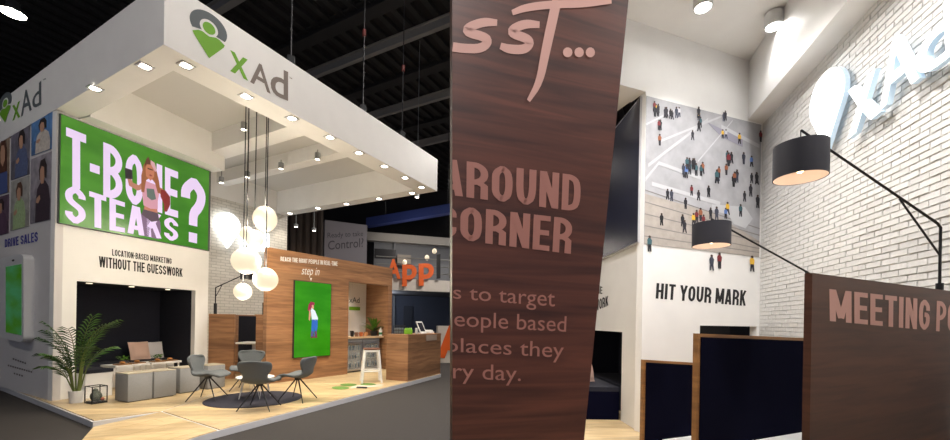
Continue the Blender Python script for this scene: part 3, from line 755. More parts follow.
# ------------------------------------------------------------------ brick wall at the back with the glowing sign
def brickmat():
    m = bpy.data.materials.new('white_brick_far'); m.use_nodes = True; nt = m.node_tree; L = nt.links.new; N = nt.nodes.new
    bs = nt.nodes['Principled BSDF']; bs.inputs['Roughness'].default_value = .7
    uvn = N('ShaderNodeUVMap'); br = N('ShaderNodeTexBrick'); L(uvn.outputs[0], br.inputs['Vector'])
    br.inputs['Color1'].default_value = (.72, .69, .63, 1); br.inputs['Color2'].default_value = (.64, .61, .55, 1); br.inputs['Mortar'].default_value = (.44, .42, .38, 1)
    br.inputs['Scale'].default_value = 1; br.inputs['Mortar Size'].default_value = .007; br.inputs['Brick Width'].default_value = .26; br.inputs['Row Height'].default_value = .085
    L(br.outputs['Color'], bs.inputs['Base Color'])
    bp = N('ShaderNodeBump'); bp.inputs['Strength'].default_value = .5; bp.inputs['Distance'].default_value = .02; bp.invert = True
    L(br.outputs['Fac'], bp.inputs['Height']); L(bp.outputs[0], bs.inputs['Normal'])
    return m
BEND = BW.az(286, 300)[0]
b = MB(); b.wbox(BW, .2, BEND, ZP, ZB, -.15, 0)
struct(b.build('wall_back', brickmat(), None, False, lambda p: ((p-BW.p).dot(BW.t), p.z)), 'white painted brick wall at the back of the left booth')
def glowsign(W, name, pinbox, lets, label, d, th, es_m, glow):
    t = thing(name, W.hit(*pinbox[3]), label, 'sign')
    b = MB(); b.flat(W.quad(pinbox, d), pin_poly(), 0, th); b.build('pin', es_m, t)
    for ch, c4 in lets: text('letter', ch, W.quad(c4, d), es_m, t, .03, 0, th)
    for c_, e in glow: light('sign_glow', 'POINT', c_, e, (.9, .96, 1), .12, parent=t)
    return t
glowsign(BW, 'glowing_sign', [(213.5, 210), (238.5, 216), (238.5, 250), (213.5, 246)], [('x', lq(240, 248.5, 233, 249, 235, 250)), ('A', lq(249, 258.5, 229, 250, 232, 251)), ('d', lq(259, 267, 231, 251, 234, 252))],
         'glowing white pin and xAd sign on the far brick wall behind the globes', .05, .1, signglow, [(BW.P(BW.az(226, 232)[0], BW.az(226, 232)[1], .35), 3)])

# ------------------------------------------------------------------ meeting booth behind the chairs
MW = Wall(flr(214, 379), 82)
a0 = MW.az(208.5, 340)[0]; a1 = MW.az(234, 340)[0]; a2 = MW.az(266, 340)[0]; zt = MW.az(220, 314)[1]
b = MB(); b.wbox(MW, a0, a1, ZP, zt, -.08, 0); tag(b.build('booth_partition', walnut), 'walnut end panel of the far meeting booth beside the screen wall', 'panel')
NW = Wall(MW.P(a1, 0, -1.1), 60); n0 = NW.az(235, 330)[0]; n1 = NW.az(272, 330)[0]; nz = NW.az(250, 315)[1]
t = thing('booth_divider', NW.P((n0+n1)/2, ZP, 0), 'navy felt divider with walnut edge at the far meeting table', 'panel')
b = MB(); b.wbox(NW, n0, n1, ZP, nz, -.06, 0); b.build('board', walnut, t)
b = MB(); b.wbox(NW, NW.az(238.5, 330)[0], n1-.02, ZP+.05, nz-.03, 0, .015); b.build('felt_face', navy, t)
p = MW.P(MW.az(250, 342)[0], ZP, -.5); tz = MW.az(250, 342, -.5)[1]
t = thing('meeting_table', p, 'white-topped meeting table with one panel leg in the far booth', 'table')
b = MB(); b.rbox(Vector((p.x, p.y, tz-.04)), .86, .6, .04, .05, .012, 2); b.build('tabletop', white2, t)
b = MB(); b.box(p, .26, .08, tz-.04-ZP, .05); b.build('leg', mat('table_leg', (.5, .52, .58), .5), t)
def armlamp(W, base, zb, pts, shade_c, label, r=.14, h=.2, d=0, e=14, tube=.012, glow=None):
    """post, sloping arm with brace, drum shade"""
    t = thing('arm_lamp', base, label, 'lamp', 'black arm lamps on the meeting booths')
    b = MB(); b.tube(pts, tube, 8); b.build('arm', dark, t)
    return t
t = thing('arm_lamp', MW.P(a0+.18, zt, -.04), 'black arm lamp standing on the walnut end panel of the far booth', 'lamp', 'arm lamps')
q0 = MW.P(MW.az(215.5, 300, -.04)[0], zt, -.04); q1 = MW.P(MW.az(215.5, 300, -.04)[0], MW.az(217, 287.5)[1], -.04); q2 = aty(240, 276.5, 9.2)
b = MB(); b.tube([q0, q0+Vector((0, 0, .25))], .035, 10); b.build('socket', dark, t)
b = MB(); b.tube([q0+Vector((0, 0, .1)), q1], .012); b.build('post', dark, t)
b = MB(); b.tube([q1, q2, aty(247, 272, 9.0)], .012); b.build('arm', dark, t)
b = MB(); b.tube([q1-Vector((0, 0, .22)), q1+(q2-q1)*.28], .008); b.build('brace', dark, t)
c = aty(247, 279.5, 9.0); b = MB(); b.lathe([(.13, 0), (.14, 0), (.14, .19), (1e-4, .192)], c, 20, None, False); b.build('shade', dark, t, True)
b = MB(); b.ell(c+Vector((0, 0, .06)), .04, .04, .05, 10, 6); b.build('bulb', mat('bulb', (1, .9, .7), .5, emit=(1, .8, .5), es=9), t)
light('lamp_light', 'POINT', c+Vector((0, 0, .02)), 5, (1, .8, .55), .04, parent=t)
t = thing('arm_lamp', MW.P(a2+.0, zt-.02, -.2), 'black lamp post beside the left edge of the walnut screen wall', 'lamp', 'arm lamps')
q0 = aty(263.8, 314.5, 9.4); b = MB(); b.tube([q0, q0+Vector((0, 0, .28))], .035, 10); b.build('socket', dark, t)
b = MB(); b.tube([q0+Vector((0, 0, .1)), q0+Vector((0, 0, .62))], .012); b.build('post', dark, t)
b = MB(); b.box(q0-Vector((0, 0, .03)), .35, .12, .03, .1); b.build('base_plate', walnut, t)
b = MB(); b.box(Vector((q0.x, q0.y, ZP)), .3, .1, q0.z-.03-ZP, .1); b.build('pedestal', walnut, t)

# ------------------------------------------------------------------ walnut wall with tall screen and kitchen niche
tA0 = TW.az(267, 300)[0]; tA1 = TW.az(392, 300)[0]; zW = 3.12
nA0, nZ1 = TW.az(349, 281.5); nA1 = TW.az(388, 300)[0]
b = MB(); TH = .14
b.wbox(TW, tA0, nA0, ZP, zW, -TH, 0).wbox(TW, nA0, nA1, nZ1, zW, -TH, 0).wbox(TW, nA1, tA1, ZP, zW, -TH, 0)
tw = struct(b.build('wall_right', walnut), 'walnut wall with a tall green screen and an open kitchen niche')
ND = .8
b = MB(); b.wbox(TW, nA0-.5, nA1+.05, ZP, zW-.1, -TH-ND-.06, -TH-ND); struct(b.build('wall_niche', mat('niche_white', (.86, .84, .82), .5)), 'pale back wall of the kitchen niche')
b = MB(); b.wbox(TW, nA1, nA1+.06, ZP, zW-.1, -TH-ND, -TH); struct(b.build('wall_niche_side', walnut), 'walnut side of the kitchen niche')
b = MB(); b.wbox(TW, nA0-.5, nA1, nZ1+.1, nZ1+.16, -TH-ND, -TH); struct(b.build('trim_20', white), 'soffit of the kitchen niche')
t = thing('niche_logo', TW.hit(356, 300, -TH-ND), 'faint xAd logo with green bar on the pale niche wall', 'logo')
text('lettering', 'xAd', TW.quad(lq(349, 359.5, 297, 302.5, 297.5, 303), -TH-ND), greyl, t, .01, .003)
b = MB(); b.flat(TW.quad(lq(349, 360, 306.5, 310, 307, 310.5), -TH-ND), [(0, 0), (1, 0), (1, 1), (0, 1)], .003, .002); b.build('green_bar', green, t)
light('niche_light', 'SPOT', TW.P((nA0+nA1)/2-.3, nZ1+.08, -TH-ND+.35), 34, (1, .85, .65), .04, 100, .6, TW.P((nA0+nA1)/2-.3, 0, -TH-ND+.1))
# tall screen
t = thing('tall_screen', TW.hit(311, 357), 'tall upright green screen with a cartoon girl on the walnut wall', 'screen')
sa0 = TW.az(293.3, 320)[0]; sa1 = TW.az(329.2, 320)[0]; sz0, sz1 = .645, 2.44
b = MB(); b.wbox(TW, sa0-.012, sa1+.012, sz0-.012, sz1+.012, 0, .05); b.build('casing', mat('casing2', (.02, .02, .02), .4), t)
Q = TW.rect(sa0, sa1, sz0, sz1, .05); b = MB(); b.flat(Q, [(0, 0), (1, 0), (1, 1), (0, 1)], 0, .003); b.build('display', screenmat('tv_green', sr(40, 128, 12), sr(58, 150, 22), .8), t)
for nm, c, poly in (('legs', sr(48, 104, 190), [(.44, .27), (.46, .5), (.62, .5), (.62, .4), (.58, .27), (.53, .27), (.54, .4), (.5, .27)]),
                    ('shirt', sr(220, 232, 240), [(.42, .62), (.44, .66), (.54, .62), (.63, .52), (.62, .49), (.46, .49)]),
                    ('arm', sr(206, 150, 120), [(.38, .62), (.4, .64), (.43, .56), (.4, .48), (.37, .5)]),
                    ('face', sr(212, 158, 130), [(.44, .64), (.45, .7), (.5, .7), (.51, .65)]),
                    ('hair', sr(150, 40, 72), [(.34, .62), (.36, .7), (.42, .74), (.52, .73), (.53, .7), (.46, .69), (.44, .63), (.38, .61)]),
                    ('boots', sr(120, 54, 60), [(.53, .25), (.54, .34), (.6, .35), (.62, .25)]), ('boots', sr(120, 54, 60), [(.43, .25), (.44, .34), (.5, .34), (.52, .25)])):
    b = MB(); b.flat(Q, poly, .0032, .001); b.build(nm, led('tv_'+nm, c, .8), t)
t = thing('slogan_lettering', TW.hit(309, 268), 'white lettering REACH THE RIGHT PEOPLE and step in above the tall screen', 'lettering')
ctext('REACH THE RIGHT PEOPLE IN REAL-TIME', TW.quad(lq(280.5, 337.5, 256.6, 261, 261.6, 266)), whitet, t)
text('lettering', 'step in', TW.quad(lq(301.5, 319.5, 266.5, 277, 268, 278)), whitet, t, .0, .003, 0, .35)
b = MB(); b.flat(TW.quad(lq(309.8, 312, 278, 281, 278, 281)), [(0, 1), (.5, 0), (1, 1)], .003, .002); b.build('arrow', whitet, t)
# kitchenette: two under-counter fridges and a worktop
kz = TW.az(360, 336.5, -TH-.1)[1]
b = MB(); b.wbox(TW, nA0-.45, nA1-.005, kz-.05, kz, -TH-ND+.01, -TH-.005); tag(b.build('worktop', mat('worktop', sr(206, 176, 140), .4)), 'pale worktop across the kitchen niche', 'worktop')
fw = .62
for k in range(2):
    a = nA0+.03+k*(fw+.02); 
    t = thing('display_fridge', TW.P(a+fw/2, ZP, -TH-.4), ('glass-door fridge full of bottles under the niche worktop', 'glass-door fridge behind the white bar stool')[k], 'fridge', 'glass-door fridges')
    b = MB(); b.wbox(TW, a, a+fw, ZP, kz-.06, -TH-.7, -TH-.08); b.build('body', mat('fridge_dark', (.04, .045, .05), .5), t)
    b = MB(); z1 = kz-.16
    b.wbox(TW, a, a+.05, ZP+.04, z1, -TH-.08, -TH-.03).wbox(TW, a+fw-.05, a+fw, ZP+.04, z1, -TH-.08, -TH-.03).wbox(TW, a+.05, a+fw-.05, z1-.05, z1, -TH-.08, -TH-.03).wbox(TW, a+.05, a+fw-.05, ZP+.04, ZP+.09, -TH-.08, -TH-.03)
    dr = b.build('door_frame', steel, t)
    b = MB(); b.wbox(TW, a+.05, a+fw-.05, ZP+.09, z1-.05, -TH-.06, -TH-.055); b.build('pane', glassm, dr)
    b = MB(); b.wbox(TW, a, a+fw, z1+.01, kz-.06, -TH-.08, -TH-.03); b.build('control_panel', mat('panel_grey', (.2, .21, .23), .4), t)
    for j in range(3):
        b = MB(); zz = ZP+.12+j*.24
        b.wbox(TW, a+.06, a+fw-.06, zz, zz+.012, -TH-.079, -TH-.07); sh = b.build('shelf', steel, t)
        for i in range(5):
            b = MB(); b.lathe([(.03, 0), (.03, .1), (.012, .14), (.012, .17)], TW.P(a+.11+i*.1, zz+.012, -TH-.073)+TW.n*-.0, 8, Matrix.Diagonal((1, 1, 1))); b.build('bottle', mat('btl%d' % ((i+j) % 3), (sr(84, 96, 104), sr(56, 72, 86), sr(116, 122, 124))[(i+j) % 3], .3), sh)
def pot_plant(c, h, r, n, name, label, potm, pr, ph_, mats, spread=1.0):
    t = thing(name, c, label, 'plant'); c = Vector(c)
    b = MB(); b.lathe([(pr*.75, 0), (pr, ph_), (pr*.9, ph_), (pr*.85, ph_*.9)], c, 16); b.build('pot', potm, t, True)
    b = MB(); b.lathe([(pr*.86, ph_*.85), (1e-4, ph_*.86)], c, 16); b.build('soil', soil, t)
    for i in range(n):
        th = i*2.4+random.random(); el = random.uniform(.35, 1.2); L_ = h*random.uniform(.7, 1.1)
        b = MB(); d = Vector((math.cos(th), math.sin(th), 0)); s_ = Vector((-d.y, d.x, 0)); pr0 = None
        base = c+Vector((0, 0, ph_*.9))
        for k in range(7):
            f = k/6; pnt = base+d*(r*spread*f*math.cos(el)*1.4)+Vector((0, 0, L_*math.sin(el)*(f-.45*f*f)))
            wd = .03*math.sin(math.pi*min(1, f*.9+.1))+.002
            cur = (pnt-s_*wd, pnt+s_*wd)
            if pr0: b.face([pr0[0], pr0[1], cur[1], cur[0]])
            pr0 = cur
        b.build('leaf', mats[i % len(mats)], t)
    return t
pot_plant(TW.P(TW.az(374, 330, -TH-.35)[0], kz, -TH-.35), .85, .42, 34, 'potted_plant', 'spiky green plant in a dark pot on the niche worktop', mat('pot_black', (.03, .03, .03), .5), .12, .14, [leaf_d, leaf_l, leaf_l], .95)
c = TW.P(TW.az(380.5, 333, -TH-.08)[0], kz, -TH-.08); t = thing('plastic_bottle', c, 'white bottle with green label on the niche worktop', 'bottle')
b = MB(); b.lathe([(.045, 0), (.05, .02), (.05, .17), (.02, .21)], c, 14); b.build('body', whitet, t, True)
b = MB(); b.lathe([(.052, .05), (.052, .11)], c, 14); b.build('wrapper', mat('label_green', sr(30, 120, 70), .5), t)
b = MB(); b.lathe([(.022, .205), (.022, .25)], c, 12); b.build('cap', whitet, t)
for i, (px, col, hh) in enumerate(((352, sr(40, 34, 34), .16), (356.5, sr(150, 108, 84), .12), (361, sr(196, 108, 58), .12), (365.5, sr(206, 150, 100), .12))):
    c = TW.P(TW.az(px, 336, -TH-.15)[0], kz, -TH-.15); t = thing('mug', c, ('black pot', 'brown mug', 'orange mug', 'tan mug')[i]+' standing on the niche worktop', 'mug', 'mugs on the worktop')
    b = MB(); b.lathe([(.045, 0), (.055, hh), (.048, hh), (.04, .01)], c, 14); b.build('body', mat('mug%d' % i, col, .5), t, True)
    b = MB(); b.tube([c+TW.t*.05+Vector((0, 0, hh*.8)), c+TW.t*.085+Vector((0, 0, hh*.65)), c+TW.t*.085+Vector((0, 0, hh*.35)), c+TW.t*.048+Vector((0, 0, hh*.2))], .008, 6); b.build('handle', mat('mug%d' % i, col, .5), t)

# ------------------------------------------------------------------ bar counter
k0, k1, k2 = flr(385, 379.6), flr(407.5, 381.6), flr(437.5, 374)
k2 = k1+(k2-k1).normalized()*1.75
k0 = k1+(k0-k1).normalized()*.62
cz = 1.22
t = thing('bar_counter', (k0+k1+k2)/3, 'walnut bar counter at the end of the platform', 'counter')
poly = [k0, k1, k2, k2+(k0-k1)]
b = MB(); b.slab(poly, ZP, cz-.045); b.build('body', walnut, t)
b = MB(); cc = sum(poly, Vector())/4; b.slab([cc+(p-cc)*1.012 for p in poly], cz-.045, cz); b.build('top', walnut, t)
CW = Wall(k1, math.degrees(math.atan2((k2-k1).x, (k2-k1).y)))
b = MB(); b.flat(CW.quad(lq(426, 436.5, 335, 341, 334.5, 340)), [(0, 0), (1, 0), (1, 1), (0, 1)], .0, .01); b.build('vent_plate', mat('vent_plate', sr(176, 156, 140), .5), t)
def con(px, py): return onz(px, py, cz)
kd = (k2-k1).normalized(); kl = (k0-k1).normalized()
def kp(a, l): return k1+kd*a+kl*l+Vector((0, 0, cz-ZP))
c = kp(.35, .48); t = thing('wire_basket', c, 'black wire basket on the bar counter', 'basket')
b = MB()
for z in (.004, .09, .2):
    b.tube([c+Vector((x, y, z)) for x, y in ((-.13, -.1), (.13, -.1), (.13, .1), (-.13, .1), (-.13, -.1))], .006, 6)
for x in (-.13, -.065, 0, .065, .13):
    for y in (-.1, .1): b.tube([c+Vector((x, y, 0)), c+Vector((x, y, .2))], .005, 6)
b.build('wires', dark, t)
b = MB(); b.rbox(c+Vector((0, 0, .008)), .24, .18, .14, 0, .02, 2); b.build('contents', mat('dark_packs', sr(92, 100, 104), .6), t)
c = kp(.32, .2); b = MB(); b.rbox(c, .2, .14, .12, .3, .02, 2); b.rbox(c+Vector((0, 0, .12)), .16, .1, .03, .3, .01, 2); tag(b.build('lime_box', mat('lime', sr(120, 180, 40), .5)), 'lime green box on the bar counter beside the wire basket', 'box')
for i, (a_, l_) in enumerate(((.62, .14), (.62, .32), (.78, .22))):
    c = kp(a_, l_); b = MB(); b.lathe([(.03, 0), (.035, .01), (.035, .15), (.03, .15), (.03, .012)], c, 12)
    tag(b.build('drinking_glass', mat('tumbler', (.7, .72, .72), .15, alpha=.55)), ('clear tumbler on the bar counter, nearest the lime box', 'clear tumbler on the bar counter, behind the others', 'clear tumbler on the bar counter, next to the tablet stand')[i], 'glass', 'tumblers on the bar')
c = kp(1.1, .25); t = thing('tablet_stand', c, 'white tablet tilted on a stand on the bar counter', 'tablet')
b = MB(); b.rbox(c, .22, .2, .02, .4, .006, 2); b.build('base', white2, t)
b = MB(); q = c+Vector((0, 0, .02)); n_ = Vector((.35, -.2, 0)).normalized(); s_ = Vector((-n_.y, n_.x, 0))
tl = [q-s_*.13+n_*.06, q+s_*.13+n_*.06, q+s_*.13-n_*.1+Vector((0, 0, .3)), q-s_*.13-n_*.1+Vector((0, 0, .3))]
nq = (tl[1]-tl[0]).cross(tl[3]-tl[0]).normalized(); b.prism(tl, nq*-.015); b.build('frame', white2, t)
Q = Quad([tl[3], tl[2], tl[1], tl[0]], nq); b = MB(); b.flat(Q, [(.12, .12), (.88, .12), (.88, .88), (.12, .88)], .0, .003); b.build('display', mat('tab_dark', (.03, .03, .04), .2), t)
b = MB(); b.rbox(kp(1.42, .25), .3, .22, .05, .5, .01, 2); b.rbox(kp(1.42, .25)+Vector((0, 0, .05)), .24, .18, .04, .5, .01, 2); tag(b.build('brochure_pile', whitet), 'low pile of white brochures on the bar counter', 'brochures')
# bar stool
c = flr(371, 382); sz = onz(0, 0, 0).z
sh = .76
t = thing('bar_stool', c, 'white metal bar stool with brown wooden seat beside the counter', 'stool')
rz = math.radians(20); R = Matrix.Rotation(rz, 3, 'Z'); hs, hb = .15, .22
for x, y in ((-1, -1), (1, -1), (1, 1), (-1, 1)):
    b = MB(); p0 = c+R @ Vector((x*hb, y*hb, 0)); p1 = c+R @ Vector((x*hs, y*hs, sh)); 
    b.tube([p0, p1], .024, 6, .03); b.build('leg', white2, t)
b = MB()
for i in range(4):
    cs = ((-1, -1), (1, -1), (1, 1), (-1, 1)); k_ = hb+(hs-hb)*.36
    b.tube([c+R @ Vector((cs[i][0]*k_, cs[i][1]*k_, sh*.36)), c+R @ Vector((cs[(i+1) % 4][0]*k_, cs[(i+1) % 4][1]*k_, sh*.36))], .018, 6)
b.build('footrest', white2, t)
b = MB(); b.rbox(c+Vector((0, 0, sh-.05)), .34, .34, .05, rz, .01, 2); b.build('seat_frame', white2, t)
b = MB(); b.rbox(c+Vector((0, 0, sh)), .36, .36, .035, rz, .012, 2); b.build('seat', mat('seat_wood', sr(104, 62, 40), .5, noise=.15, nscale=20), t)
# floor stickers
t = thing('floor_sticker', flr(345, 387), 'green and white footstep sticker on the oak floor by the stool', 'sticker')
def fl_poly(pxs, m, nm, dz=.002):
    b = MB(); b.prism([flr(*q)+Vector((0, 0, dz)) for q in pxs], (0, 0, .0015)); b.build(nm, m, t)
def fov(cx, cy, rx, ry): return [(cx+rx*math.cos(k*.5236)+.3*ry*math.sin(k*.5236), cy+ry*math.sin(k*.5236)) for k in range(12)]
fl_poly([(350, 388.5), (352, 386), (384, 384), (382, 386.5)], mat('sticker_white', sr(205, 195, 175), .6), 'print_white')
fl_poly(fov(340.5, 388, 9, 1.6), mat('sticker_green', sr(96, 134, 58), .6), 'print_green'); fl_poly(fov(348.5, 385, 8.5, 1.4), mat('sticker_green', sr(96, 134, 58), .6), 'print_green', .004); fl_poly(fov(368, 384.5, 8, 1.1), mat('sticker_green', sr(96, 134, 58), .6), 'print_green', .005)
fl_poly([(356, 388.3), (357, 386.8), (367.5, 387.2), (366.5, 388.8)], blackt, 'print_black', .006)

# ------------------------------------------------------------------ grey pouffes
for i, (px, lab) in enumerate((((127.6, 403), 'grey fabric cube pouffe beside the glass terrarium'), ((153.8, 399), 'grey fabric cube pouffe second from the terrarium'), ((179.8, 394), 'grey fabric cube pouffe third from the terrarium'), ((207.5, 389.8), 'grey fabric cube pouffe partly behind the grey shell chair'))):
    p = flr(*px); rz = SW.rz-math.radians(4); t_ = Vector((math.cos(rz), math.sin(rz), 0)); n_ = Vector((-t_.y, t_.x, 0))
    sz_ = .37; c = p+t_*sz_/2*1.0+n_*sz_/2
    t = thing('cube_pouffe', c, lab, 'pouffe', 'cube pouffes along the alcove')
    b = MB(); b.rbox(c+Vector((0, 0, .012)), sz_, sz_, .46, rz, .013, 2); b.build('body', fabric, t, True)
    b = MB(); b.box(c, sz_-.06, sz_-.06, .02, rz); b.build('glides', dark, t)
    b = MB(); b.rbox(c+Vector((0, 0, .472)), sz_-.004, sz_-.004, .014, rz, .006, 2); b.build('lit_top', mat('fabric_lit_top', sr(168, 158, 138), .95, noise=.12, nscale=120), t)  # tan cap: light falling on the pouffe top, put into its colour
# terrarium
c = flr(96, 402.8); rz = SW.rz-.05; R = Matrix.Rotation(rz, 3, 'Z'); ww, hh = .2, .28
t = thing('glass_terrarium', c, 'black-framed glass terrarium box on the floor between palm and pouffe', 'terrarium')
b = MB()
cr_ = [c+R @ Vector((x*ww/2, y*ww/2, 0)) for x, y in ((-1, -1), (1, -1), (1, 1), (-1, 1))]
for i in range(4):
    b.tube([cr_[i], cr_[i]+Vector((0, 0, hh))], .008, 6); b.tube([cr_[i]+Vector((0, 0, hh)), cr_[(i+1) % 4]+Vector((0, 0, hh))], .008, 6); b.tube([cr_[i]+Vector((0, 0, .01)), cr_[(i+1) % 4]+Vector((0, 0, .01))], .01, 6)
b.build('frame', dark, t)
for i in range(4): b = MB(); b.face([cr_[i]+Vector((0, 0, .02)), cr_[(i+1) % 4]+Vector((0, 0, .02)), cr_[(i+1) % 4]+Vector((0, 0, hh)), cr_[i]+Vector((0, 0, hh))]); b.build('pane', mat('terr_glass', (.8, .85, .85), .05, alpha=.08), t)
b = MB(); b.box(c+Vector((0, 0, .005)), ww-.02, ww-.02, .03, rz); b.build('tray', dark, t)
b = MB(); b.ell(c+Vector((0, 0, .11)), .08, .08, .085, 12, 8); b.ell(c+Vector((-.03, .02, .19)), .04, .04, .05, 10, 6); b.build('succulent', mat('succ', sr(58, 66, 50), .7, noise=.4, nscale=30), t, True)
b = MB(); b.ell(c+R @ Vector((.06, -.05, .06)), .03, .03, .03, 10, 6); b.build('pebble', mat('peb', sr(170, 80, 50), .7), t, True)
# palm
c = flr(76.5, 402.5); t = thing('potted_palm', c, 'green palm in a white pot at the alcove edge', 'plant')
b = MB(); b.lathe([(.085, 0), (.105, .2), (.095, .2), (.09, .18)], c, 20); b.build('pot', white2, t, True)
b = MB(); b.lathe([(.092, .175), (1e-4, .18)], c, 16); b.build('soil', soil, t)
cu = Vector((0, 0, 1)); pm = mat('leaf_mid', sr(58, 96, 30), .5, noise=.25, nscale=30); pst = mat('palm_stem', sr(92, 104, 44), .6)
rp_ = random.Random(5)
def frond(az, L_, e0, e1, m):
    d = Vector((math.cos(az), math.sin(az), 0)); p = c+d*.035+cu*.17; P = [p.copy()]; n_ = 22
    for k in range(n_):
        f = k/(n_-1); e = math.radians(e0+(e1-e0)*max(0, (f-.35)/.65)**1.3)
        p = p+(d*math.cos(e)+cu*math.sin(e))*L_/n_; P.append(p.copy())
    b = MB(); b.tube(P, .012, 6, .003); st_ = b.build('frond', pst, t)
    b = MB()
    for k in range(9, n_+1):
        q = P[k]; tg = (P[k]-P[k-1]).normalized(); sd = tg.cross(cu).normalized(); f = (k-9)/(n_-9)
        for s_ in (-1, 1):
            ln = .11+.14*math.sin(math.pi*(.15+.75*f)); dv = (sd*s_*.75+tg*.8-cu*(.12+.2*rp_.random())).normalized()
            mid = q+dv*ln*.5+cu*.012; e_ = q+dv*ln-cu*.035; wv = tg*.014
            b.face([q-wv*.4, mid-wv, mid+wv, q+wv*.4]); b.face([mid-wv, e_, mid+wv])
    o = b.build('leaflets', m, st_); o['kind'] = 'stuff'
for i, (az, L_, e0, e1) in enumerate(((-10, 1.75, 82, -5), (20, 1.65, 84, 15), (-122, 1.25, 82, 15), (-112, 1.0, 78, 0), (-60, 1.45, 84, 20), (-110, 1.35, 84, 25), (-30, 1.3, 76, -15), (-104, .8, 68, -10), (-130, 1.5, 85, 30), (0, 1.6, 88, 45), (-80, 1.0, 72, 0), (60, 1.1, 78, 0))):
    frond(math.radians(az), L_*.8, e0, e1+18, (leaf_d, pm)[i % 2])

# ------------------------------------------------------------------ rug, chairs, table
rc = (flr(209, 399)+flr(300, 399))/2; rr_ = (flr(209, 399)-flr(300, 399)).length/2
b = MB(); b.lathe([(rr_, 0), (rr_, .008), (rr_-.012, .012), (1e-4, .012)], Vector((rc.x, rc.y, ZP)), 56); tag(b.build('round_rug', mat('rug_navy', sr(34, 33, 46), .95, noise=.25, nscale=150)), 'round dark navy rug under the shell chairs', 'rug')
def make_chair():
    root = thing('shell_chair', (0, 0, 0), 'x', 'chair', 'shell chairs around the small table')
    # profile of the shell: from front of seat to top of back (y forward, z up, half width)
    prof = [(.25, .425, .19), (.20, .455, .225), (.10, .452, .245), (0, .44, .25), (-.10, .43, .235), (-.17, .445, .205), (-.215, .50, .165), (-.235, .565, .17), (-.25, .64, .215), (-.27, .72, .235), (-.29, .79, .225), (-.298, .825, .17)]
    n = 10; g = []
    for i, (y, z, wd) in enumerate(prof):
        row = []
        for k in range(n+1):
            s_ = -1+2*k/n; q = abs(s_)**2.2
            isb = max(0, (i-5)/6)
            row.append(Vector((s_*wd*1.1, y+q*.07*isb*(1 if i > 6 else .3), (z+q*.05*(1-isb)*(1 if i > 1 else .2))*.94)))
        g.append(row)
    bm = bmesh.new(); vv = [[bm.verts.new(p) for p in r] for r in g]
    for i in range(len(g)-1):
        for k in range(n): bm.faces.new((vv[i][k], vv[i][k+1], vv[i+1][k+1], vv[i+1][k]))
    bmesh.ops.recalc_face_normals(bm, faces=bm.faces); bmesh.ops.solidify(bm, geom=bm.faces[:], thickness=.032)
    bmesh.ops.subdivide_edges(bm, edges=bm.edges[:], cuts=1, smooth=.6, use_grid_fill=True)
    bm.verts.index_update(); b = MB(); b.add([v.co for v in bm.verts], [tuple(v.index for v in f.verts) for f in bm.faces]); bm.free()
    b.build('shell', chair_f, root, True)
    b = MB(); b.lathe([(.05, .385), (.06, .43), (.03, .44)], (0, -.02, -.02), 12); b.build('hub', dark, root)
    for x, y in ((-1, 1), (1, 1), (1, -1), (-1, -1)):
        b = MB(); b.tube([(x*.02, y*.02-.02, .39), (x*.245, y*.235-.02, .004)], .013, 8, .008); b.build('leg', dark, root)
    return root
proto = make_chair()
tc = flr(255, 398.5)
chairs = [((260, 408.5), 'grey shell chair turned with its back to the aisle', None), ((209, 399.5), 'grey shell chair in front of the pouffe row', None), ((296.5, 400.5), 'grey shell chair standing nearest the tall green screen', None), ((247, 390), 'grey shell chair facing the aisle, in front of the meeting booth', None)]
for i, (px, lab, _) in enumerate(chairs):
    p = flr(*px); d = tc-p; rz = math.atan2(d.y, d.x)-math.pi/2
    if i == 0: rz = math.radians(6)
    if i == 1: rz = math.radians(-82)
    if i == 2: rz = math.radians(84)
    if i == 3: rz = math.radians(190)
    p.z = ZP+.012 if (Vector((p.x, p.y, 0))-Vector((rc.x, rc.y, 0))).length < rr_-.1 else ZP+.004
    c_ = proto if i == 0 else copy_tree(proto, (0, 0, 0))
    c_.location = p; c_.rotation_euler.z = rz; c_['label'] = lab
c = Vector((tc.x, tc.y, ZP+.012)); t = thing('side_table', c, 'small round white table with white wire legs on the rug', 'table')
b = MB(); b.lathe([(.30, .36), (.31, .37), (.31, .385), (1e-4, .385)], c, 32); b.lathe([(.30, .36), (1e-4, .36)], c, 32); b.build('tabletop', white2, t)
for k in range(4):
    th = math.pi/4+k*math.pi/2; d = Vector((math.cos(th), math.sin(th), 0)); s_ = Vector((-d.y, d.x, 0))
    b = MB(); b.tube([c+d*.18+s_*.05+Vector((0, 0, .36)), c+d*.26+Vector((0, 0, .008)), c+d*.18-s_*.05+Vector((0, 0, .36))], .007, 6); b.build('leg', white2, t)

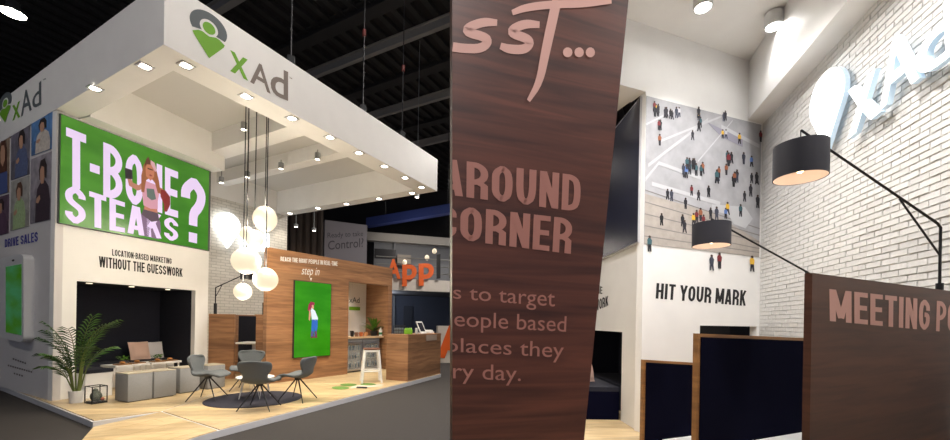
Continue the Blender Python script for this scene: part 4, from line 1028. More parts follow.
# ------------------------------------------------------------------ pendant globes
gl = [((265, 219), 12.6, 12.6, 7.6, 'large paper globe pendant hanging highest of the bunch'), ((254.5, 238.5), 9.6, 8.8, 7.5, 'paper globe pendant hanging in front of the glowing letters'),
      ((247, 233.5), 7.5, 7, 8.1, 'small paper globe pendant half hidden behind another globe'), ((246.3, 261), 15.3, 13, 7.0, 'biggest flattened paper globe pendant of the bunch'),
      ((265.6, 279.4), 13, 11.6, 7.2, 'paper globe pendant hanging before the walnut wall edge'), ((242.8, 291.6), 9.4, 8.4, 7.2, 'smallest paper globe pendant hanging lowest of the bunch')]
for (px, rx, ry, Y, lab) in gl:
    c = aty(px[0], px[1], Y); k = Y/F; R_ = rx*k*.89; H_ = ry*k
    t = thing('globe_pendant', c, lab, 'pendant lamp', 'paper globe pendants')
    b = MB(); b.ell(c, R_, R_, H_, 24, 14); b.build('globe', globe, t, True)
    ztop = ZC if abs((c-C0).dot(Uv)-2.75) > .2 else ZB+.3
    b = MB(); b.tube([c+Vector((0, 0, H_*.98)), Vector((c.x, c.y, ztop))], .009, 6); b.build('cable', dark, t)
    b = MB(); b.tube([c+Vector((0, 0, H_*.97)), c+Vector((0, 0, H_+.05))], .02, 8); b.build('holder', dark, t)
    light('globe_light', 'POINT', c-Vector((0, 0, H_+.1)), 7*K_GLOBE, (1, .88, .7), .08, parent=t); light('globe_light', 'POINT', c+Vector((.1, -.1, H_+.1)), 11*K_GLOBE, (1, .88, .7), .08, parent=t)

# ------------------------------------------------------------------ neighbouring booths in the hall behind
HB = Wall(aty(346, 300, 17.5), 62)
bq = [(324, 224.5), (367, 220.5), (367.5, 300), (324, 300)]
t = thing('hanging_banner', HB.hit(346, 300), 'grey banner wall reading Ready to take Control? behind the walnut wall', 'banner')
A0 = HB.az(324.5, 240)[0]; A1 = HB.az(367, 240)[0]; zb1 = HB.az(346, 222.5)[1]
bmt = mat('banner_grey', sr(120, 116, 122), .8)
b = MB(); b.wbox(HB, A0, A1, 0, zb1, -.6, 0); b.build('board', bmt, t)
text('lettering', 'Ready to take', HB.quad(lq(327.5, 363, 232.8, 239.5, 231, 237.5)), mat('banner_print', sr(66, 62, 68), .7), t, 0, .01)
text('lettering', 'Control?', HB.quad(lq(328, 363.5, 241, 250, 238, 247)), mat('banner_print', sr(66, 62, 68), .7), t, .005, .01)
# upper storey with orange letters
NB = Wall(aty(420, 280, 19), 74)
na0 = NB.az(376, 280)[0]; na1 = NB.az(520, 280)[0]
zf0, zf1 = NB.az(420, 291)[1], NB.az(420, 279.5)[1]
t = thing('neighbour_stand', NB.P((na0+na1)/2, 0, -2), 'two-storey neighbouring stand with white parapet behind the bar', 'stand')
b = MB(); b.wbox(NB, na0, na1, zf0, zf1, -.2, 0); b.build('parapet', mat('parapet', sr(206, 198, 188), .6), t)
b = MB(); b.wbox(NB, na0, na1, zf0, zf0+.1, -4, -.2); b.build('upper_floor', mat('nb_floor', sr(90, 88, 90), .7), t)
ztop = NB.az(420, 229)[1]
b = MB(); b.wbox(NB, na0, na1, zf0+.1, ztop, -4.1, -4); b.build('back_wall', mat('nb_wall', sr(118, 120, 124), .7), t)
b = MB(); b.wbox(NB, na0, na1, 0, zf0, -4.1, -4); b.build('lower_wall', mat('nb_low', sr(66, 72, 88), .7), t)
for px in (400, 470):
    a = NB.az(px, 250)[0]; b = MB(); b.wbox(NB, a, a+.12, 0, ztop, -3.9, -3.78); b.build('post', mat('nb_wall', sr(118, 120, 124), .7), t)
b = MB(); b.wbox(NB, na0-.5, na1, ztop, ztop+.45, -4.1, -3.6); b.build('roof_beam', mat('nb_white', sr(150, 146, 140), .7), t)
b = MB()
for z in (.35, .7, 1.05): b.tube([NB.P(na0, zf1+z, -.4), NB.P(na1, zf1+z, -.4)], .025, 6)
b.build('railing', mat('rail', sr(130, 130, 126), .5), t)
b = MB(); a = NB.az(376, 250)[0]; b.wbox(NB, a, a+1.1, zf1+1.25, zf1+1.75, -2.5, -2.4); b.build('monitor', dark, t)
b = MB(); a = NB.az(404, 250)[0]; b.wbox(NB, a, a+.75, zf1+1.2, zf1+1.7, -3.9, -3.5); b.build('air_unit', mat('nb_unit', sr(140, 132, 122), .6), t)
for i, px in enumerate((392, 412)):
    a = NB.az(px, 330)[0]; b = MB(); b.wbox(NB, a, a+.5, 1.2, 2.4, -3.95, -3.9); b.build('picture_panel', mat('nb_pic', sr(46, 50, 62), .6), t)
for i, (px, e) in enumerate(((408, 5), (432, 5), (440, 4))):
    a, z = NB.az(px, (258, 253, 246)[i]); b = MB(); b.ell(NB.P(a, z, -1.5), .12, .12, .14, 12, 8); b.build('lamp', mat('nb_lamp', (1, .9, .7), .5, emit=(1, .85, .6), es=.35), t)
light('stand_lower_fill', 'POINT', NB.P((na0+na1)/2-3, zf0-.4, -1.8), 70, (.8, .88, 1), .2)  # added fill without a fixture, lifts the stand's dark lower wall
light('stand_light', 'POINT', NB.P((na0+na1)/2-2, zf1+1.9, -1.6), 60, (1, .9, .8), .2)
lt = thing('channel_letters', NB.P(NB.az(415, 283)[0], zf1, .1), 'big orange letters App with black letters on the parapet of the neighbouring stand', 'sign')
for ch, c4, m_ in (('A', lq(386, 400.5, 259, 279.5, 260, 279), orange), ('p', lq(402, 416.5, 265, 286.5, 264.5, 286), orange), ('p', lq(418.5, 433.5, 264, 286, 263, 285.5), orange)):
    text('letter', ch, NB.quad(c4, .05), m_, lt, .03, 0, .12)
for ch, c4 in (('l', lq(436.5, 440, 255, 279, 254.5, 278.5)), ('i', lq(449, 453, 255, 278, 254.5, 277.5))): text('letter', ch, NB.quad(c4, .05), blackt, lt, .03, 0, .12)
# blue truss
p0, p1 = aty(366, 226, 22), aty(470, 209, 20)
t = thing('blue_truss', (p0+p1)/2, 'long blue truss crossing the dark hall behind the banner', 'truss')
dz = Vector((0, 0, .5)); blu = mat('truss_blue', sr(46, 62, 128), .6)
b = MB(); b.prism([p0, p0+Vector((0, .5, 0)), p0+Vector((0, .5, 0))+dz*.9, p0+dz*.9], p1-p0); b.build('cladding', blu, t)
b = MB()
for k in range(2): q = p0+(p1-p0)*(.2+.6*k); b.tube([q+dz, Vector((q.x, q.y, 11.5))], .02, 6)
b.build('hanger', dark, t)
# white counter of the neighbour with a big orange A
t = thing('white_sign_board', aty(448, 363, 15.0), 'white board with a big orange letter behind the bar counter', 'sign')
WB = Wall(Vector((aty(448, 345, 15).x, 15, 0)), 74); wa = WB.az(437.5, 340)[0]
b = MB(); b.wbox(WB, wa, wa+2.6, 0, WB.az(448, 326)[1], -.3, 0); b.build('board', mat('parapet', sr(206, 198, 188), .6), t)
text('letter', 'A', WB.quad(lq(437, 466, 326, 357, 324, 362)), orange, t, .05, .005, .03)
# dark drape and warm lights seen between the walnut wall and the canopy
dc = aty(305, 250, 16.5); DW = Wall(dc, 70)
b = MB(); pts = []
a0 = DW.az(276, 240)[0]; a1_ = DW.az(323, 240)[0]; n = 22
for k in range(n+1): a = a0+(a1_-a0)*k/n; pts.append(DW.P(a, 0, .06*math.sin(k*1.9)))
for k in range(n): b.add([pts[k], pts[k+1], pts[k+1]+Vector((0, 0, 6.6)), pts[k]+Vector((0, 0, 6.6))], [(0, 1, 2, 3)])
tag(b.build('dark_drape', mat('drape', sr(46, 36, 30), .9), None, True), 'dark brown drape hanging behind the walnut wall', 'drape')
for i, (x, y) in enumerate(((296, 227), (314, 231), (417, 197.5))):
    p = aty(x, y, 15.8 if i < 2 else 14); spotcan(p, 11.5, p-Vector((0, -.5, 2)), ('small warm hall spotlight before the dark drape, nearer the brick wall', 'small warm hall spotlight before the dark drape, nearer the banner', 'small warm hall spotlight beyond the far corner of the canopy')[i], 20, 'far hall spotlights', 80, .08, .12, (1, .75, .5))
b = MB(); b.slab([(-30, 30), (30, 30), (30, 30.2), (-30, 30.2)], 0, 11.5); struct(b.build('wall_hall', mat('hall_wall', sr(44, 42, 44), .9)), 'dark far wall of the hall')
b = MB(); b.slab([(-30.2, -5), (-30, -5), (-30, 30), (-30.2, 30)], 0, 11.5); struct(b.build('wall_hall_side', mat('hall_wall', sr(44, 42, 44), .9)), 'dark side wall of the hall')

# ================================================================== RIGHT BOOTH (close view)
KX = Vector((4.7, 6.6, 0))
PW = Wall(KX, 69.6)                         # wall with the crowd mural; a<0 to the left
RBW = Wall(KX, 180+14.3)                    # brick wall coming towards the viewer; a>0
ZR, ZRC = 4.9, 5.85
pe = PW.az(645, 150)[0]                    # left end of the mural wall
b = MB()
dA0, dz_ = PW.az(700, 325.5); dA1 = PW.az(757, 328)[0]
b.wbox(PW, pe, dA0, 0, ZRC, -.12, 0).wbox(PW, dA0, dA1, dz_, ZRC, -.12, 0).wbox(PW, dA1, .0, 0, ZRC, -.12, 0)
rw = struct(b.build('wall_mural', white), 'white wall with the crowd mural and the words HIT YOUR MARK')
b = MB(); b.wbox(PW, dA0-.1, dA1+.1, 0, dz_+.1, -.6, -.55); struct(b.build('door_1', mat('void', (.012, .012, .015), .8)), 'dark doorway below the mural')
b = MB(); b.slab([PW.P(-3.6, 0, -2.6), PW.P(.0, 0, 0), RBW.P(8.5, 0, 0), Vector((.1, -1.6, 0)), Vector((.1, 3, 0))], .0, .004); struct(b.build('floor', oak), 'oak floor of the close-up booth')
# mural
mq = PW.quad([(646.3, 96), (761, 125), (758.7, 257), (643.8, 244)])
t = thing('crowd_mural', mq.pt(.5, 0), 'large mural of people crossing a pale square seen from above', 'mural')
b = MB(); b.prism([mq.pt(0, 0), mq.pt(1, 0), mq.pt(1, 1), mq.pt(0, 1)], mq.n*.006)
b.build('backdrop', mat('mural_pave', sr(172, 172, 176), .6, noise=.12, nscale=5), t)
def mp_(nm, poly, m, d=.007): bb = MB(); bb.flat(mq, poly, d, .001); bb.build(nm, m, t)
ml = mat('mural_line', sr(196, 197, 200), .6); md = mat('mural_tan', sr(172, 164, 156), .6, noise=.1, nscale=9); mg = mat('mural_gap', sr(138, 134, 132), .6)
mp_('print_band', [(0, 0), (1, 0), (1, .12), (.55, .28), (.0, .34)], md)
for y0, sl in ((.05, -.02), (.12, -.06), (.2, -.09), (.28, -.12), (.36, -.15)): mp_('print_joint', [(0, y0), (1, y0+sl), (1, y0+sl+.007), (0, y0+.007)], mg, .0082)
for p, q, wd in (((.02, .52), (.5, .93), .018), ((.1, .7), (.62, .98), .012), ((.0, .42), (.1, .55), .02), ((.1, .55), (.45, .5), .018), ((.05, .4), (.62, .34), .02), ((.42, .62), (.72, .97), .01), ((.62, .9), (.98, .82), .02), ((.0, .8), (.26, .97), .01)):
    mp_('print_line', [(p[0], p[1]), (q[0], q[1]), (q[0]+.004, q[1]+wd*1.4), (p[0], p[1]+wd*1.4)], ml, .0084)
mp_('print_shadow', [(.5, .92), (.82, .86), (.82, .8), (.62, .84)], mat('mural_shade', sr(150, 148, 162), .6), .0083)
mp_('print_puddle', [(.55, .34), (.85, .36), (.93, .28), (.86, .2), (.75, .22), (.7, .28), (.55, .3)], ml, .0083)
cols = [sr(36, 36, 44), sr(46, 44, 52), sr(28, 28, 34), sr(60, 64, 80), sr(120, 40, 46), sr(224, 178, 60), sr(90, 120, 180), sr(200, 200, 204), sr(60, 96, 104), sr(150, 90, 60)]
figs = []
def cl(px, py, n, sx, sy, seed):
    r = random.Random(seed)
    for k in range(n): figs.append((px+r.uniform(-sx, sx), py+r.uniform(-sy, sy), r.choice((0, 0, 1, 1, 2, 3, 4, 5, 6, 7, 8, 9))))
cl(658, 109, 5, 5, 3, 1); cl(668, 113, 4, 4, 2, 2); cl(677, 112, 2, 2, 2, 3); cl(660, 128, 2, 3, 4, 4); cl(659, 139, 1, 1, 1, 5)
cl(697, 114, 2, 2, 2, 6); cl(701, 124, 2, 3, 3, 7); cl(692, 135, 1, 0, 0, 8); cl(725, 116, 2, 3, 2, 9); cl(725, 134, 2, 3, 2, 10); cl(739, 138, 1, 1, 1, 11)
cl(684, 170, 4, 4, 5, 12); cl(692, 166, 6, 6, 4, 13); cl(702, 169, 2, 2, 3, 14); cl(721, 173, 5, 5, 4, 15); cl(729, 159, 3, 4, 3, 16); cl(736, 176, 3, 5, 2, 17); cl(743, 158, 1, 0, 0, 18); cl(751, 161, 1, 0, 0, 19); cl(753, 177, 3, 4, 3, 20)
for q in ((667, 194, 0), (671, 195, 3), (691, 190, 4), (698, 195, 1), (708, 191, 2), (685, 203, 1), (661, 219, 2), (682, 220, 0), (684, 226, 1), (693, 219, 5), (696, 216, 4), (700, 214, 9), (703, 220, 4), (710, 213, 0), (716, 213, 3), (725, 213, 6), (727, 208, 5), (740, 210, 8), (744, 196, 1), (757, 201, 0), (760, 136, 4), (750, 190, 1), (733, 180, 2)): figs.append(q)
def figure(px, py, ci, sc, par):
    Q = PW.quad([(px-4*sc, py-7*sc), (px+4*sc, py-7*sc+1.0*sc), (px+4*sc, py+7*sc+1*sc), (px-4*sc, py+7*sc)])
    r = random.Random(int(px*31+py*7)); b = MB(); st = r.uniform(-.08, .1); d = .009+r.random()*.003
    b.cm = 0; b.flat(Q, [(.28, .42), (.24, .7), (.36, .84), (.62, .84), (.76, .7), (.7, .42)], d, .001)
    b.cm = 1; b.flat(Q, [(.3-st, 0), (.32, .45), (.68, .45), (.72+st, 0), (.58+st, 0), (.5, .3), (.44-st, 0)], d+.0002, .001)
    b.cm = 2; b.oval(Q, .5, .91, .14, .085, d+.0004, .001, 10)
    hairm = mat('mural_hair', sr(70, 54, 48), .7)
    b.build('print_person', [mat('mural_c%d' % ci, cols[ci], .7), mat('mural_c%d' % (ci % 4), cols[ci % 4], .7), hairm], par)
for px, py, ci in figs: figure(px, py, ci, .95*random.uniform(.8, 1.05)*(.85 if py < 150 else 1), t)
for px, py, ci in ((649, 243, 8), (711, 262, 3), (719, 260, 4), (751.5, 263, 5)): figure(px, py, ci, 1.15, t)
t = thing('slogan_lettering', PW.hit(700, 300), 'bold black words HIT YOUR MARK below the crowd mural', 'lettering')
ctext('HIT YOUR MARK', PW.quad([(656.5, 283), (746.5, 290.5), (745.5, 306), (655.5, 298.5)]), blackt, t)
# canopy over the right booth: ceiling, bulkheads
PL = PW.P(pe, 0, 0)
tl_ = PW.P(-4.6, 0, .0)
b = MB(); b.slab([PW.P(-3.6, 0, -.3), PW.P(.5, 0, -.3), RBW.P(8, 0, -.5), RBW.P(8, 0, 3.6), Vector((.3, 1.5, 0))], ZRC, ZRC+.12); struct(b.build('ceiling', white), 'white canopy ceiling over the close-up booth')
b = MB(); b.wbox(PW, -3.6, pe, ZR, ZRC, -.3, 0); struct(b.build('trim_21', white), 'white beam face continuing past the mural wall')
b = MB(); b.wbox(PW, -3.6, pe-.02, ZR, ZR+.1, -1.6, -.3); struct(b.build('trim_22', white), 'white soffit beside the dark screen edge')
b = MB(); b.prism([RBW.P(.0, ZR, 0), RBW.P(8, ZR, 0), RBW.P(8, ZR, .3), RBW.P(.2, ZR, .3)], (0, 0, ZRC-ZR)); struct(b.build('trim_23', white), 'white bulkhead running along the top of the brick wall')
# screen face of the block seen edge-on, left of the mural
SF = Wall(PL, -2.0); SF.n = Vector((-1, -.035, 0)).normalized()
SF.t = Vector((math.sin(math.radians(-2)), math.cos(math.radians(-2)), 0))
ab0 = .95
so = SF.az(605, 331)[1]; so_a = SF.az(621, 400)[0]
b = MB(); b.wbox(SF, .05, so_a, 0, ZR, -.1, 0).wbox(SF, so_a, 3.5, so, ZR, -.1, 0).wbox(SF, 3.4, 3.5, 0, so, -.1, 0); struct(b.build('wall_block', white), 'white wall face left of the mural corner with alcove')
t = thing('video_wall', SF.P(1.2, 2.75, .03), 'dark edge-on video screen left of the crowd mural', 'screen')
b = MB(); b.wbox(SF, .07, 3.3, 2.74, ZR-.03, 0, .05); b.build('casing', mat('screen_frame', (.5, .5, .52), .4), t)
b = MB(); b.wbox(SF, .08, 3.28, 2.76, ZR-.05, .05, .06); b.build('display', mat('screen_off', sr(36, 38, 56), .25), t)
t = thing('slogan_lettering', SF.P(1.0, 2.4, 0), 'black letters WORK on the white wall beside the walnut totem', 'lettering')
for body, c4 in (('HE', [(602.5, 287), (597.5, 285), (597.5, 293.5), (602.5, 294)]), ('WORK', [(608.5, 295.5), (595.5, 300.5), (595.5, 311.5), (608.5, 305.5)])):
    Q = SF.quad([c4[1], c4[0], c4[3], c4[2]], 0); ctext(body, Q, blackt, t)
b = MB(); b.wbox(SF, so_a, 3.4, 0, so+.04, -1.1, -1.0); b.wbox(SF, so_a-.06, so_a, 0, so+.04, -1.0, -.1); b.wbox(SF, 3.33, 3.4, 0, so+.04, -1.0, -.1); b.wbox(SF, so_a, 3.33, so, so+.04, -1.0, -.1); b.wbox(SF, so_a, 3.33, 0, .45, -1.0, -.3)
tag(b.build('seating_alcove', navy), 'navy alcove recess behind the walnut totem', 'alcove')

t = thing('alcove_bench', SF.P(1.6, 0, .3), 'navy bench box below the black letters beside the walnut totem', 'bench')
b = MB(); b.wbox(SF, so_a+.05, 3.2, .004, .46, .01, .75); b.build('bench_box', navy_d, t)
b = MB(); b.wbox(SF, so_a+.05, 3.2, .46, .53, .01, .76); b.build('seat_pad', navy, t)
cushion(Vector((0, 0, .535))+SF.P(so_a+.55, 0, .38), .6, math.radians(-14), mat('pink_cloth', sr(222, 186, 168), .9), 'pink cushion on the navy bench beside the walnut totem', .4)
# brick wall, each brick a part
bl, bh, gap = .21, .054, .008
b = MB(); b.wbox(RBW, 0, 6.5, 0, ZRC, -.2, 0)
bw = struct(b.build('wall_brick', mat('mortar', (.55, .54, .52), .9)), 'white painted brick wall of the close-up booth')
bmm = [mat('brick_white%d' % i, c, .6, noise=.05, nscale=25, bump=.35) for i, c in enumerate(((.68, .67, .645), (.64, .63, .61), (.71, .70, .68)))]
meshes = {}
def brick_mesh(L_, k):
    key = (round(L_, 3), k)
    if key not in meshes:
        bb = MB(); bb.add([(0, 0, 0), (L_, 0, 0), (L_, 0, bh), (0, 0, bh), (.004, .014, .004), (L_-.004, .014, .004), (L_-.004, .014, bh-.004), (.004, .014, bh-.004)],
                          [(0, 1, 5, 4), (1, 2, 6, 5), (2, 3, 7, 6), (3, 0, 4, 7), (4, 5, 6, 7)])
        me = bpy.data.meshes.new('brick'); me.from_pydata(bb.v, [], bb.f); me.materials.append(bmm[k])
        bm = bmesh.new(); bm.from_mesh(me); bmesh.ops.recalc_face_normals(bm, faces=bm.faces); bm.to_mesh(me); bm.free(); meshes[key] = me
    return meshes[key]
allb = []
row = 0; z = .004
rb = random.Random(3)
while z+bh < ZR:
    a = .004-(bl+gap)*.5*(row % 2)
    while a < 6.3:
        a0_, a1_ = max(a, .004), a+bl
        if a1_-a0_ > .05:
            c_ = RBW.P((a0_+a1_)/2, z+bh/2, .014); vis = False
            if c_.y > .4:
                x, y = proj(c_); vis = 755 < x < 965 and -10 < y < 335
            allb.append((c_.y if vis else 99, a0_, a1_-a0_, z, rb.randrange(3), rb.uniform(-.004, .003)))
        a += bl+gap
    row += 1; z += bh+gap
allb.sort()
RT = Matrix((( RBW.t.x, RBW.n.x, 0), (RBW.t.y, RBW.n.y, 0), (0, 0, 1))).to_4x4()
base = wloc(bw); st = MB()
for i, (key, a0_, L_, z, k, dd) in enumerate(allb):
    if i < 300 and key < 99:
        o = bpy.data.objects.new('brick', brick_mesh(L_, k)); C.objects.link(o); o.parent = bw
        o.matrix_local = Matrix.Translation(RBW.P(a0_, z, dd)-base) @ RT
    else:
        st.wbox(RBW, a0_, a0_+L_, z, z+bh, 0, .013+dd)
o = st.build('brick', bmm[0], bw); o['kind'] = 'stuff'
rsign = mat('sign_white', (1, 1, 1), .4, emit=(.93, .97, 1), es=1.5)
rside = mat('sign_side', (.5, .62, .7), .3, emit=(.62, .8, 1), es=.28)
def letter_solid(ch_poly, Q, th, t, name):
    pass
t = thing('glowing_sign', RBW.hit(834, 150), 'bright white pin and xAd letters glowing on the near brick wall', 'sign')
def sign_piece(name, build_back, build_face):
    build_back.build(name, rside, t)
pb = [(810, 86), (845, 55), (845, 136), (810, 162)]
Q = RBW.quad(pb, .12); b = MB(); b.flat(Q, pin_poly(), -.05, .05); pn = b.build('pin', rside, t); b = MB(); b.flat(Q, pin_poly(), .001, .004); b.build('lit_face', rsign, pn)
for ch, c4 in (('x', [(848, 91), (876, 68), (880, 112), (848, 139)]), ('A', [(878, 52), (915, 19), (919, 78), (880, 110)]), ('d', [(914, 30), (955, -8), (958, 50), (917, 82)])):
    Q = RBW.quad(c4, .12); l_ = text('letter', ch, Q, rside, t, .014, -.05, .05); text('lit_face', ch, Q, rsign, l_, .012, .0015)
for px in ((840, 100), (905, 70)):
    a_, z_ = RBW.az(*px); light('sign_glow', 'POINT', RBW.P(a_, z_, .5), 1.2, (.92, .96, 1), .15, parent=t)

# booth panels
MP = Wall(aty(812, 300, 2.1), 63)
mz = 1.55+(2.1*(329.0-274)/F)
mA1 = 2.12
t = thing('meeting_partition', MP.P(mA1/2, 0, -.03), 'walnut panel coloured as dimly lit, lettered MEETING PO standing against the brick wall', 'panel')
Qm = MP.quad([(812, 274), (958, 292), (958, 445), (811, 445)])
b = MB(); b.prism([MP.P(0, 0, 0), MP.P(mA1, 0, 0), MP.P(mA1, Qm.c[1].z+.0, 0), MP.P(0, mz, 0)], -MP.n*.035); b.build('board', walnut_m, t)
ctext('MEETING PO', MP.quad([(829, 289), (957, 303), (956, 333), (829.5, 321)]), pinkt, t, .0015, clip=(MP.P(mA1, 0, 0), MP.t))
def felt_panel(W, a0, a1, z0l, z0r, label):
    t = thing('booth_divider', W.P((a0+a1)/2, 0, 0), label, 'panel', 'navy booth dividers')
    def quad_prism(x0, x1, zb, d0, d1, inset): 
        zl = z0l+(z0r-z0l)*(x0-a0)/(a1-a0)-inset; zr = z0l+(z0r-z0l)*(x1-a0)/(a1-a0)-inset
        b = MB(); b.prism([W.P(x0, zb, d0), W.P(x1, zb, d0), W.P(x1, zr, d0), W.P(x0, zl, d0)], W.n*(d1-d0)); return b
    quad_prism(a0, a1, 0, -.045, 0, 0).build('board', edge_oak, t)
    quad_prism(a0+.035, a1, .03, 0, .01, .03).build('felt_face', navy_d, t)
DP = Wall(aty(697, 380, 3.5), 66); e1 = DP.az(840, 340)[0]
felt_panel(DP, 0, e1, DP.az(697, 333.5)[1], DP.az(840, 339.5)[1], 'taller navy felt divider with oak edge beside the MEETING panel')
DP2 = Wall(aty(643, 400, 4.9), 68); e2 = DP2.az(715, 362)[0]
felt_panel(DP2, 0, e2, DP2.az(643, 359.8)[1], DP2.az(715, 364)[1], 'lower navy felt divider with oak edge below HIT YOUR MARK')
for i, (W, x0, x1, d, y) in enumerate(((DP, 739, 812, .45, 438.2), (DP2, 663, 700, .35, 438.5))):
    za = W.az((x0+x1)/2, y-1.2, .03)[1]; a0 = W.az(x0, y, .03)[0]; a1 = W.az(x1, y, .03)[0]
    t = thing('booth_table', W.P((a0+a1)/2, 0, d), ('white table in front of the taller navy divider', 'white table in front of the lower navy divider')[i], 'table')
    b = MB(); b.wbox(W, a0, a1, za-.03, za, .02, d); b.build('tabletop', white2, t)
    b = MB(); b.wbox(W, (a0+a1)/2-.12, (a0+a1)/2+.12, 0, za-.03, .15, .22); b.build('leg', white2, t)
# arm lamps
shade_o = mat('shade_navy', sr(38, 38, 48), .7); shade_i = mat('shade_inner', (.62, .5, .42), .7)
def drum(c, r, h, t, e):
    b = MB(); b.lathe([(r-.006, 0), (r, 0), (r, h), (1e-4, h+.004)], c, 40, None, False)
    o = b.build('shade', shade_o, t, True)
    b = MB(); b.lathe([(r-.006, .001), (r-.006, h-.006), (1e-4, h-.006)], c, 40, None, False); b.build('lining', shade_i, o, True)
    b = MB(); b.ell(c+Vector((0, 0, h*.3)), .032, .032, .04, 14, 8); b.build('bulb', mat('bulb2', (1, .9, .7), .5, emit=(1, .66, .28), es=4), t)
    b = MB(); b.tube([c+Vector((0, 0, h*.3+.035)), c+Vector((0, 0, h-.005))], .012, 8); b.build('holder', dark, t)
    light('lamp_light', 'POINT', c+Vector((0, 0, h*.12)), e, (1, .86, .74), .02, parent=t)
# lamp over the MEETING panel
p_post = MP.hit(939.5, 290, -.018); p_el = MP.hit(936, 226, -.018)
Y2 = 3.2; c2 = aty(800, 187-6, Y2); c2 = aty(800, 178, Y2)
r2 = 58*Y2/F/1.29/2; h2 = 33*Y2/F
tip = Vector((c2.x, c2.y, aty(800, 130, Y2).z))
t = thing('arm_lamp', p_post, 'black drum lamp on a long arm fixed to the MEETING panel', 'lamp', 'drum lamps on arms')
elbow = p_post+Vector((0, 0, (p_el-p_post).z)); 
b = MB(); b.tube([p_post, p_post+Vector((0, 0, .05))], .022, 10); b.build('socket', dark, t)
b = MB(); b.tube([p_post, elbow-Vector((0, 0, .0)), elbow+(tip-elbow)*.02+Vector((0, 0, .015)), tip], .009, 8); b.build('arm', dark, t)
m1 = elbow+(tip-elbow)*.28; b = MB(); b.tube([p_post+(elbow-p_post)*.55, m1], .007, 8); b.build('brace', dark, t)
b = MB(); b.tube([tip, c2+Vector((0, 0, h2))], .004, 6); b.build('cord', dark, t)
drum(c2, r2, h2, t, 1.5)
# lamp over the taller divider
Y1 = 4.1; c1 = aty(711, 246, Y1); r1 = 40*Y1/F/1.165/2; h1 = 22*Y1/F
tip = Vector((c1.x, c1.y, aty(714, 219, Y1).z)); pb_ = DP.hit(826, 339, -.035); pb_.z = DP.az(826, 339, -.035)[1]
t = thing('arm_lamp', pb_, 'black drum lamp on an arm in front of the crowd mural', 'lamp', 'drum lamps on arms')
el = Vector((pb_.x, pb_.y, aty(818, 283, pb_.y).z))
b = MB(); b.tube([pb_, el, tip], .010, 8); b.build('arm', dark, t)
b = MB(); b.tube([pb_+(el-pb_)*.3, el+(tip-el)*.2], .008, 8); b.build('brace', dark, t)
b = MB(); b.tube([tip, c1+Vector((0, 0, h1))], .004, 6); b.build('cord', dark, t)
drum(c1, r1, h1, t, 2)
# ceiling spots of the right booth: the visible ones, then added fill
rg = mat('spot_glare', (1, 1, 1), .5, emit=(1, .98, .95), es=60)
wcan = mat('spot_white', (.7, .7, .7), .4)
for i, (px, lab, tgt) in enumerate((((703, 8), 'white ceiling spotlight glaring above the crowd mural', PW.P(-1.2, 0, 1.5)), ((774, 27), 'white ceiling spotlight beside the brick-wall bulkhead', RBW.P(1.2, 3.0)))):
    p = onz(px[0], px[1], ZRC-.2); spotcan(p, ZRC, tgt, lab, (110, 45)[i]*K_RIGHT, 'ceiling spots of the close-up booth', 110, .115, .2, (1, .97, .95), rg, wcan)
for i, (q, e) in enumerate((((2.2, 3.2), 260), ((3.0, 2.0), 200), ((.9, 4.4), 220), ((.6, -.7), 330))):  # unseen spots above the frame, added to brighten the booth and totem
    p = Vector((*q, ZRC-.2)); spotcan(p, ZRC, p-Vector((0, 0, 3)) if i < 3 else Vector((.25, 1.65, 2.75)), ('added unseen fill spotlight over the middle of the close-up booth', 'added unseen fill spotlight over the MEETING panel', 'added unseen fill spotlight behind the walnut totem', 'added unseen fill spotlight in front of the walnut totem')[i], e*K_RIGHT, 'ceiling spots of the close-up booth', 140 if i < 3 else 52, .085, .18, (1, .965, .94), rg, wcan)

# walnut totem in front, cut by the edge between the two views
TP = Wall(aty(452, 220, 1.5), 72)
tq = TP.quad([(452.3, -60), (634, -60), (584, 450), (452.3, 450)])
z0 = 0
def tpx(x, y): return TP.hit(x, y)
bl_ = tpx(452.3, 440); tl2 = tpx(452.3, 0); br_ = tpx(584, 440); tr2 = tpx(628.5, 0)
def ext(a, c_, z): k = (z-a.z)/(c_.z-a.z); return a+(c_-a)*k
tt = thing('walnut_totem', ext(bl_, br_, bl_.z) if False else (bl_+br_)/2*Vector((1, 1, 0)).x if False else Vector(((bl_.x+br_.x)/2, (bl_.y+br_.y)/2, 0)), 'tall walnut totem coloured as dimly lit, lettered AROUND CORNER with script above', 'totem')
b = MB(); b.prism([ext(bl_, tl2, 0), ext(br_, tr2, 0), ext(br_, tr2, 3.3), ext(bl_, tl2, 3.3)], -TP.n*.035); b.build('board', walnut_d, tt)
clipn = (bl_, -(TP.n.cross(tl2-bl_)).normalized() if (TP.n.cross(tl2-bl_)).dot(br_-bl_) > 0 else (TP.n.cross(tl2-bl_)).normalized())
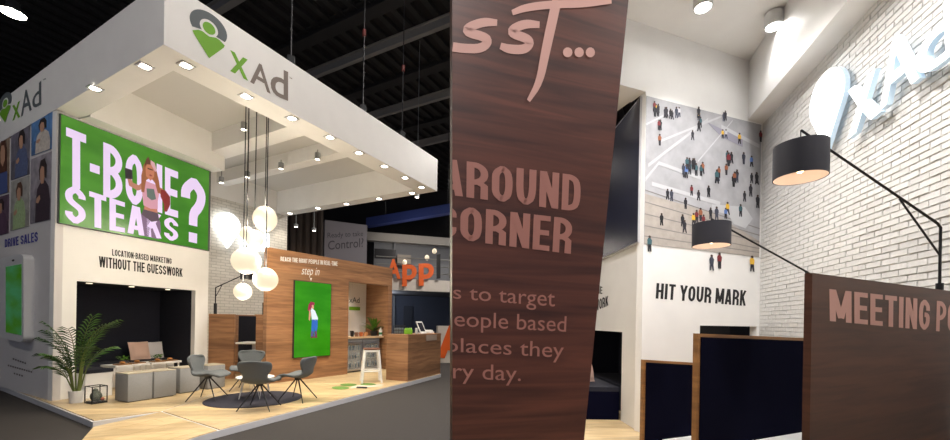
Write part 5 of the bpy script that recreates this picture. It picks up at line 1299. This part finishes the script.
def ttext(body, c4, m, bold, fit=None): text('lettering', body, TP.quad(c4), m, tt, bold, .0015, 0, 0, fit, clipn, True)
ctext('AROUND', TP.quad([(440, 158), (581, 176), (579.5, 212), (440, 194)]), pinkt2, tt, .0015, clip=clipn)
ctext('CORNER', TP.quad([(434, 203), (572.5, 219), (570.5, 254), (434, 237)]), pinkt2, tt, .0015, clip=clipn)
FIT = (-.21, .74)
ttext('s to target', [(453, 284), (555, 289), (554.5, 311.5), (453, 302.5)], pinkt2, 0, FIT)
ttext('people based', [(441.5, 309), (566.5, 315), (565.5, 336.5), (441.5, 330)], pinkt2, 0, FIT)
ttext('places they', [(446, 336.5), (564, 341), (563, 362.5), (446, 355.5)], pinkt2, 0, FIT)
ttext('ry day.', [(453, 361.5), (521, 364.5), (520.5, 385.5), (453, 383)], pinkt2, 0, FIT)
Q = TP.quad([(452, 0), (632, 0), (632, 110), (452, 110)]); asp = (Q.c[0]-Q.c[3]).length/(Q.c[0]-Q.c[1]).length
def sp(x, y, k=1): return (x/720, 1-y/440, k)
b = MB()
stroke(b, Q, [sp(160, 92, .7), sp(110, 88), sp(55, 110), sp(50, 130), sp(120, 150), sp(128, 172), sp(100, 196), sp(40, 195), sp(2, 188)], .042, .0015, 0, asp)
b.build('script_letter', pinkt, tt); b = MB()
stroke(b, Q, [sp(322, 100, .7), sp(265, 95), sp(215, 118), sp(215, 135), sp(275, 155), sp(288, 175), sp(262, 200), sp(205, 198), sp(172, 184, .7)], .042, .0015, 0, asp)
b.build('script_letter', pinkt, tt); b = MB()
stroke(b, Q, [sp(216, 52, .7), sp(270, 30), sp(380, 18), sp(500, 16), sp(625, 6, .6)], .036, .0017, 0, asp)
stroke(b, Q, [sp(392, 0), sp(378, 60, 1.1), sp(345, 210, 1), sp(322, 330, .8), sp(278, 404, .4)], .05, .0019, 0, asp)
b.build('script_letter', pinkt, tt)
for x in (436, 484, 532):
    b = MB(); y = 210; b.face([Q.pt((x+20*math.cos(k*.45))/720, 1-(y+20*math.sin(k*.45))/440, .0015) for k in range(14)]); b.build('script_dot', pinkt, tt)
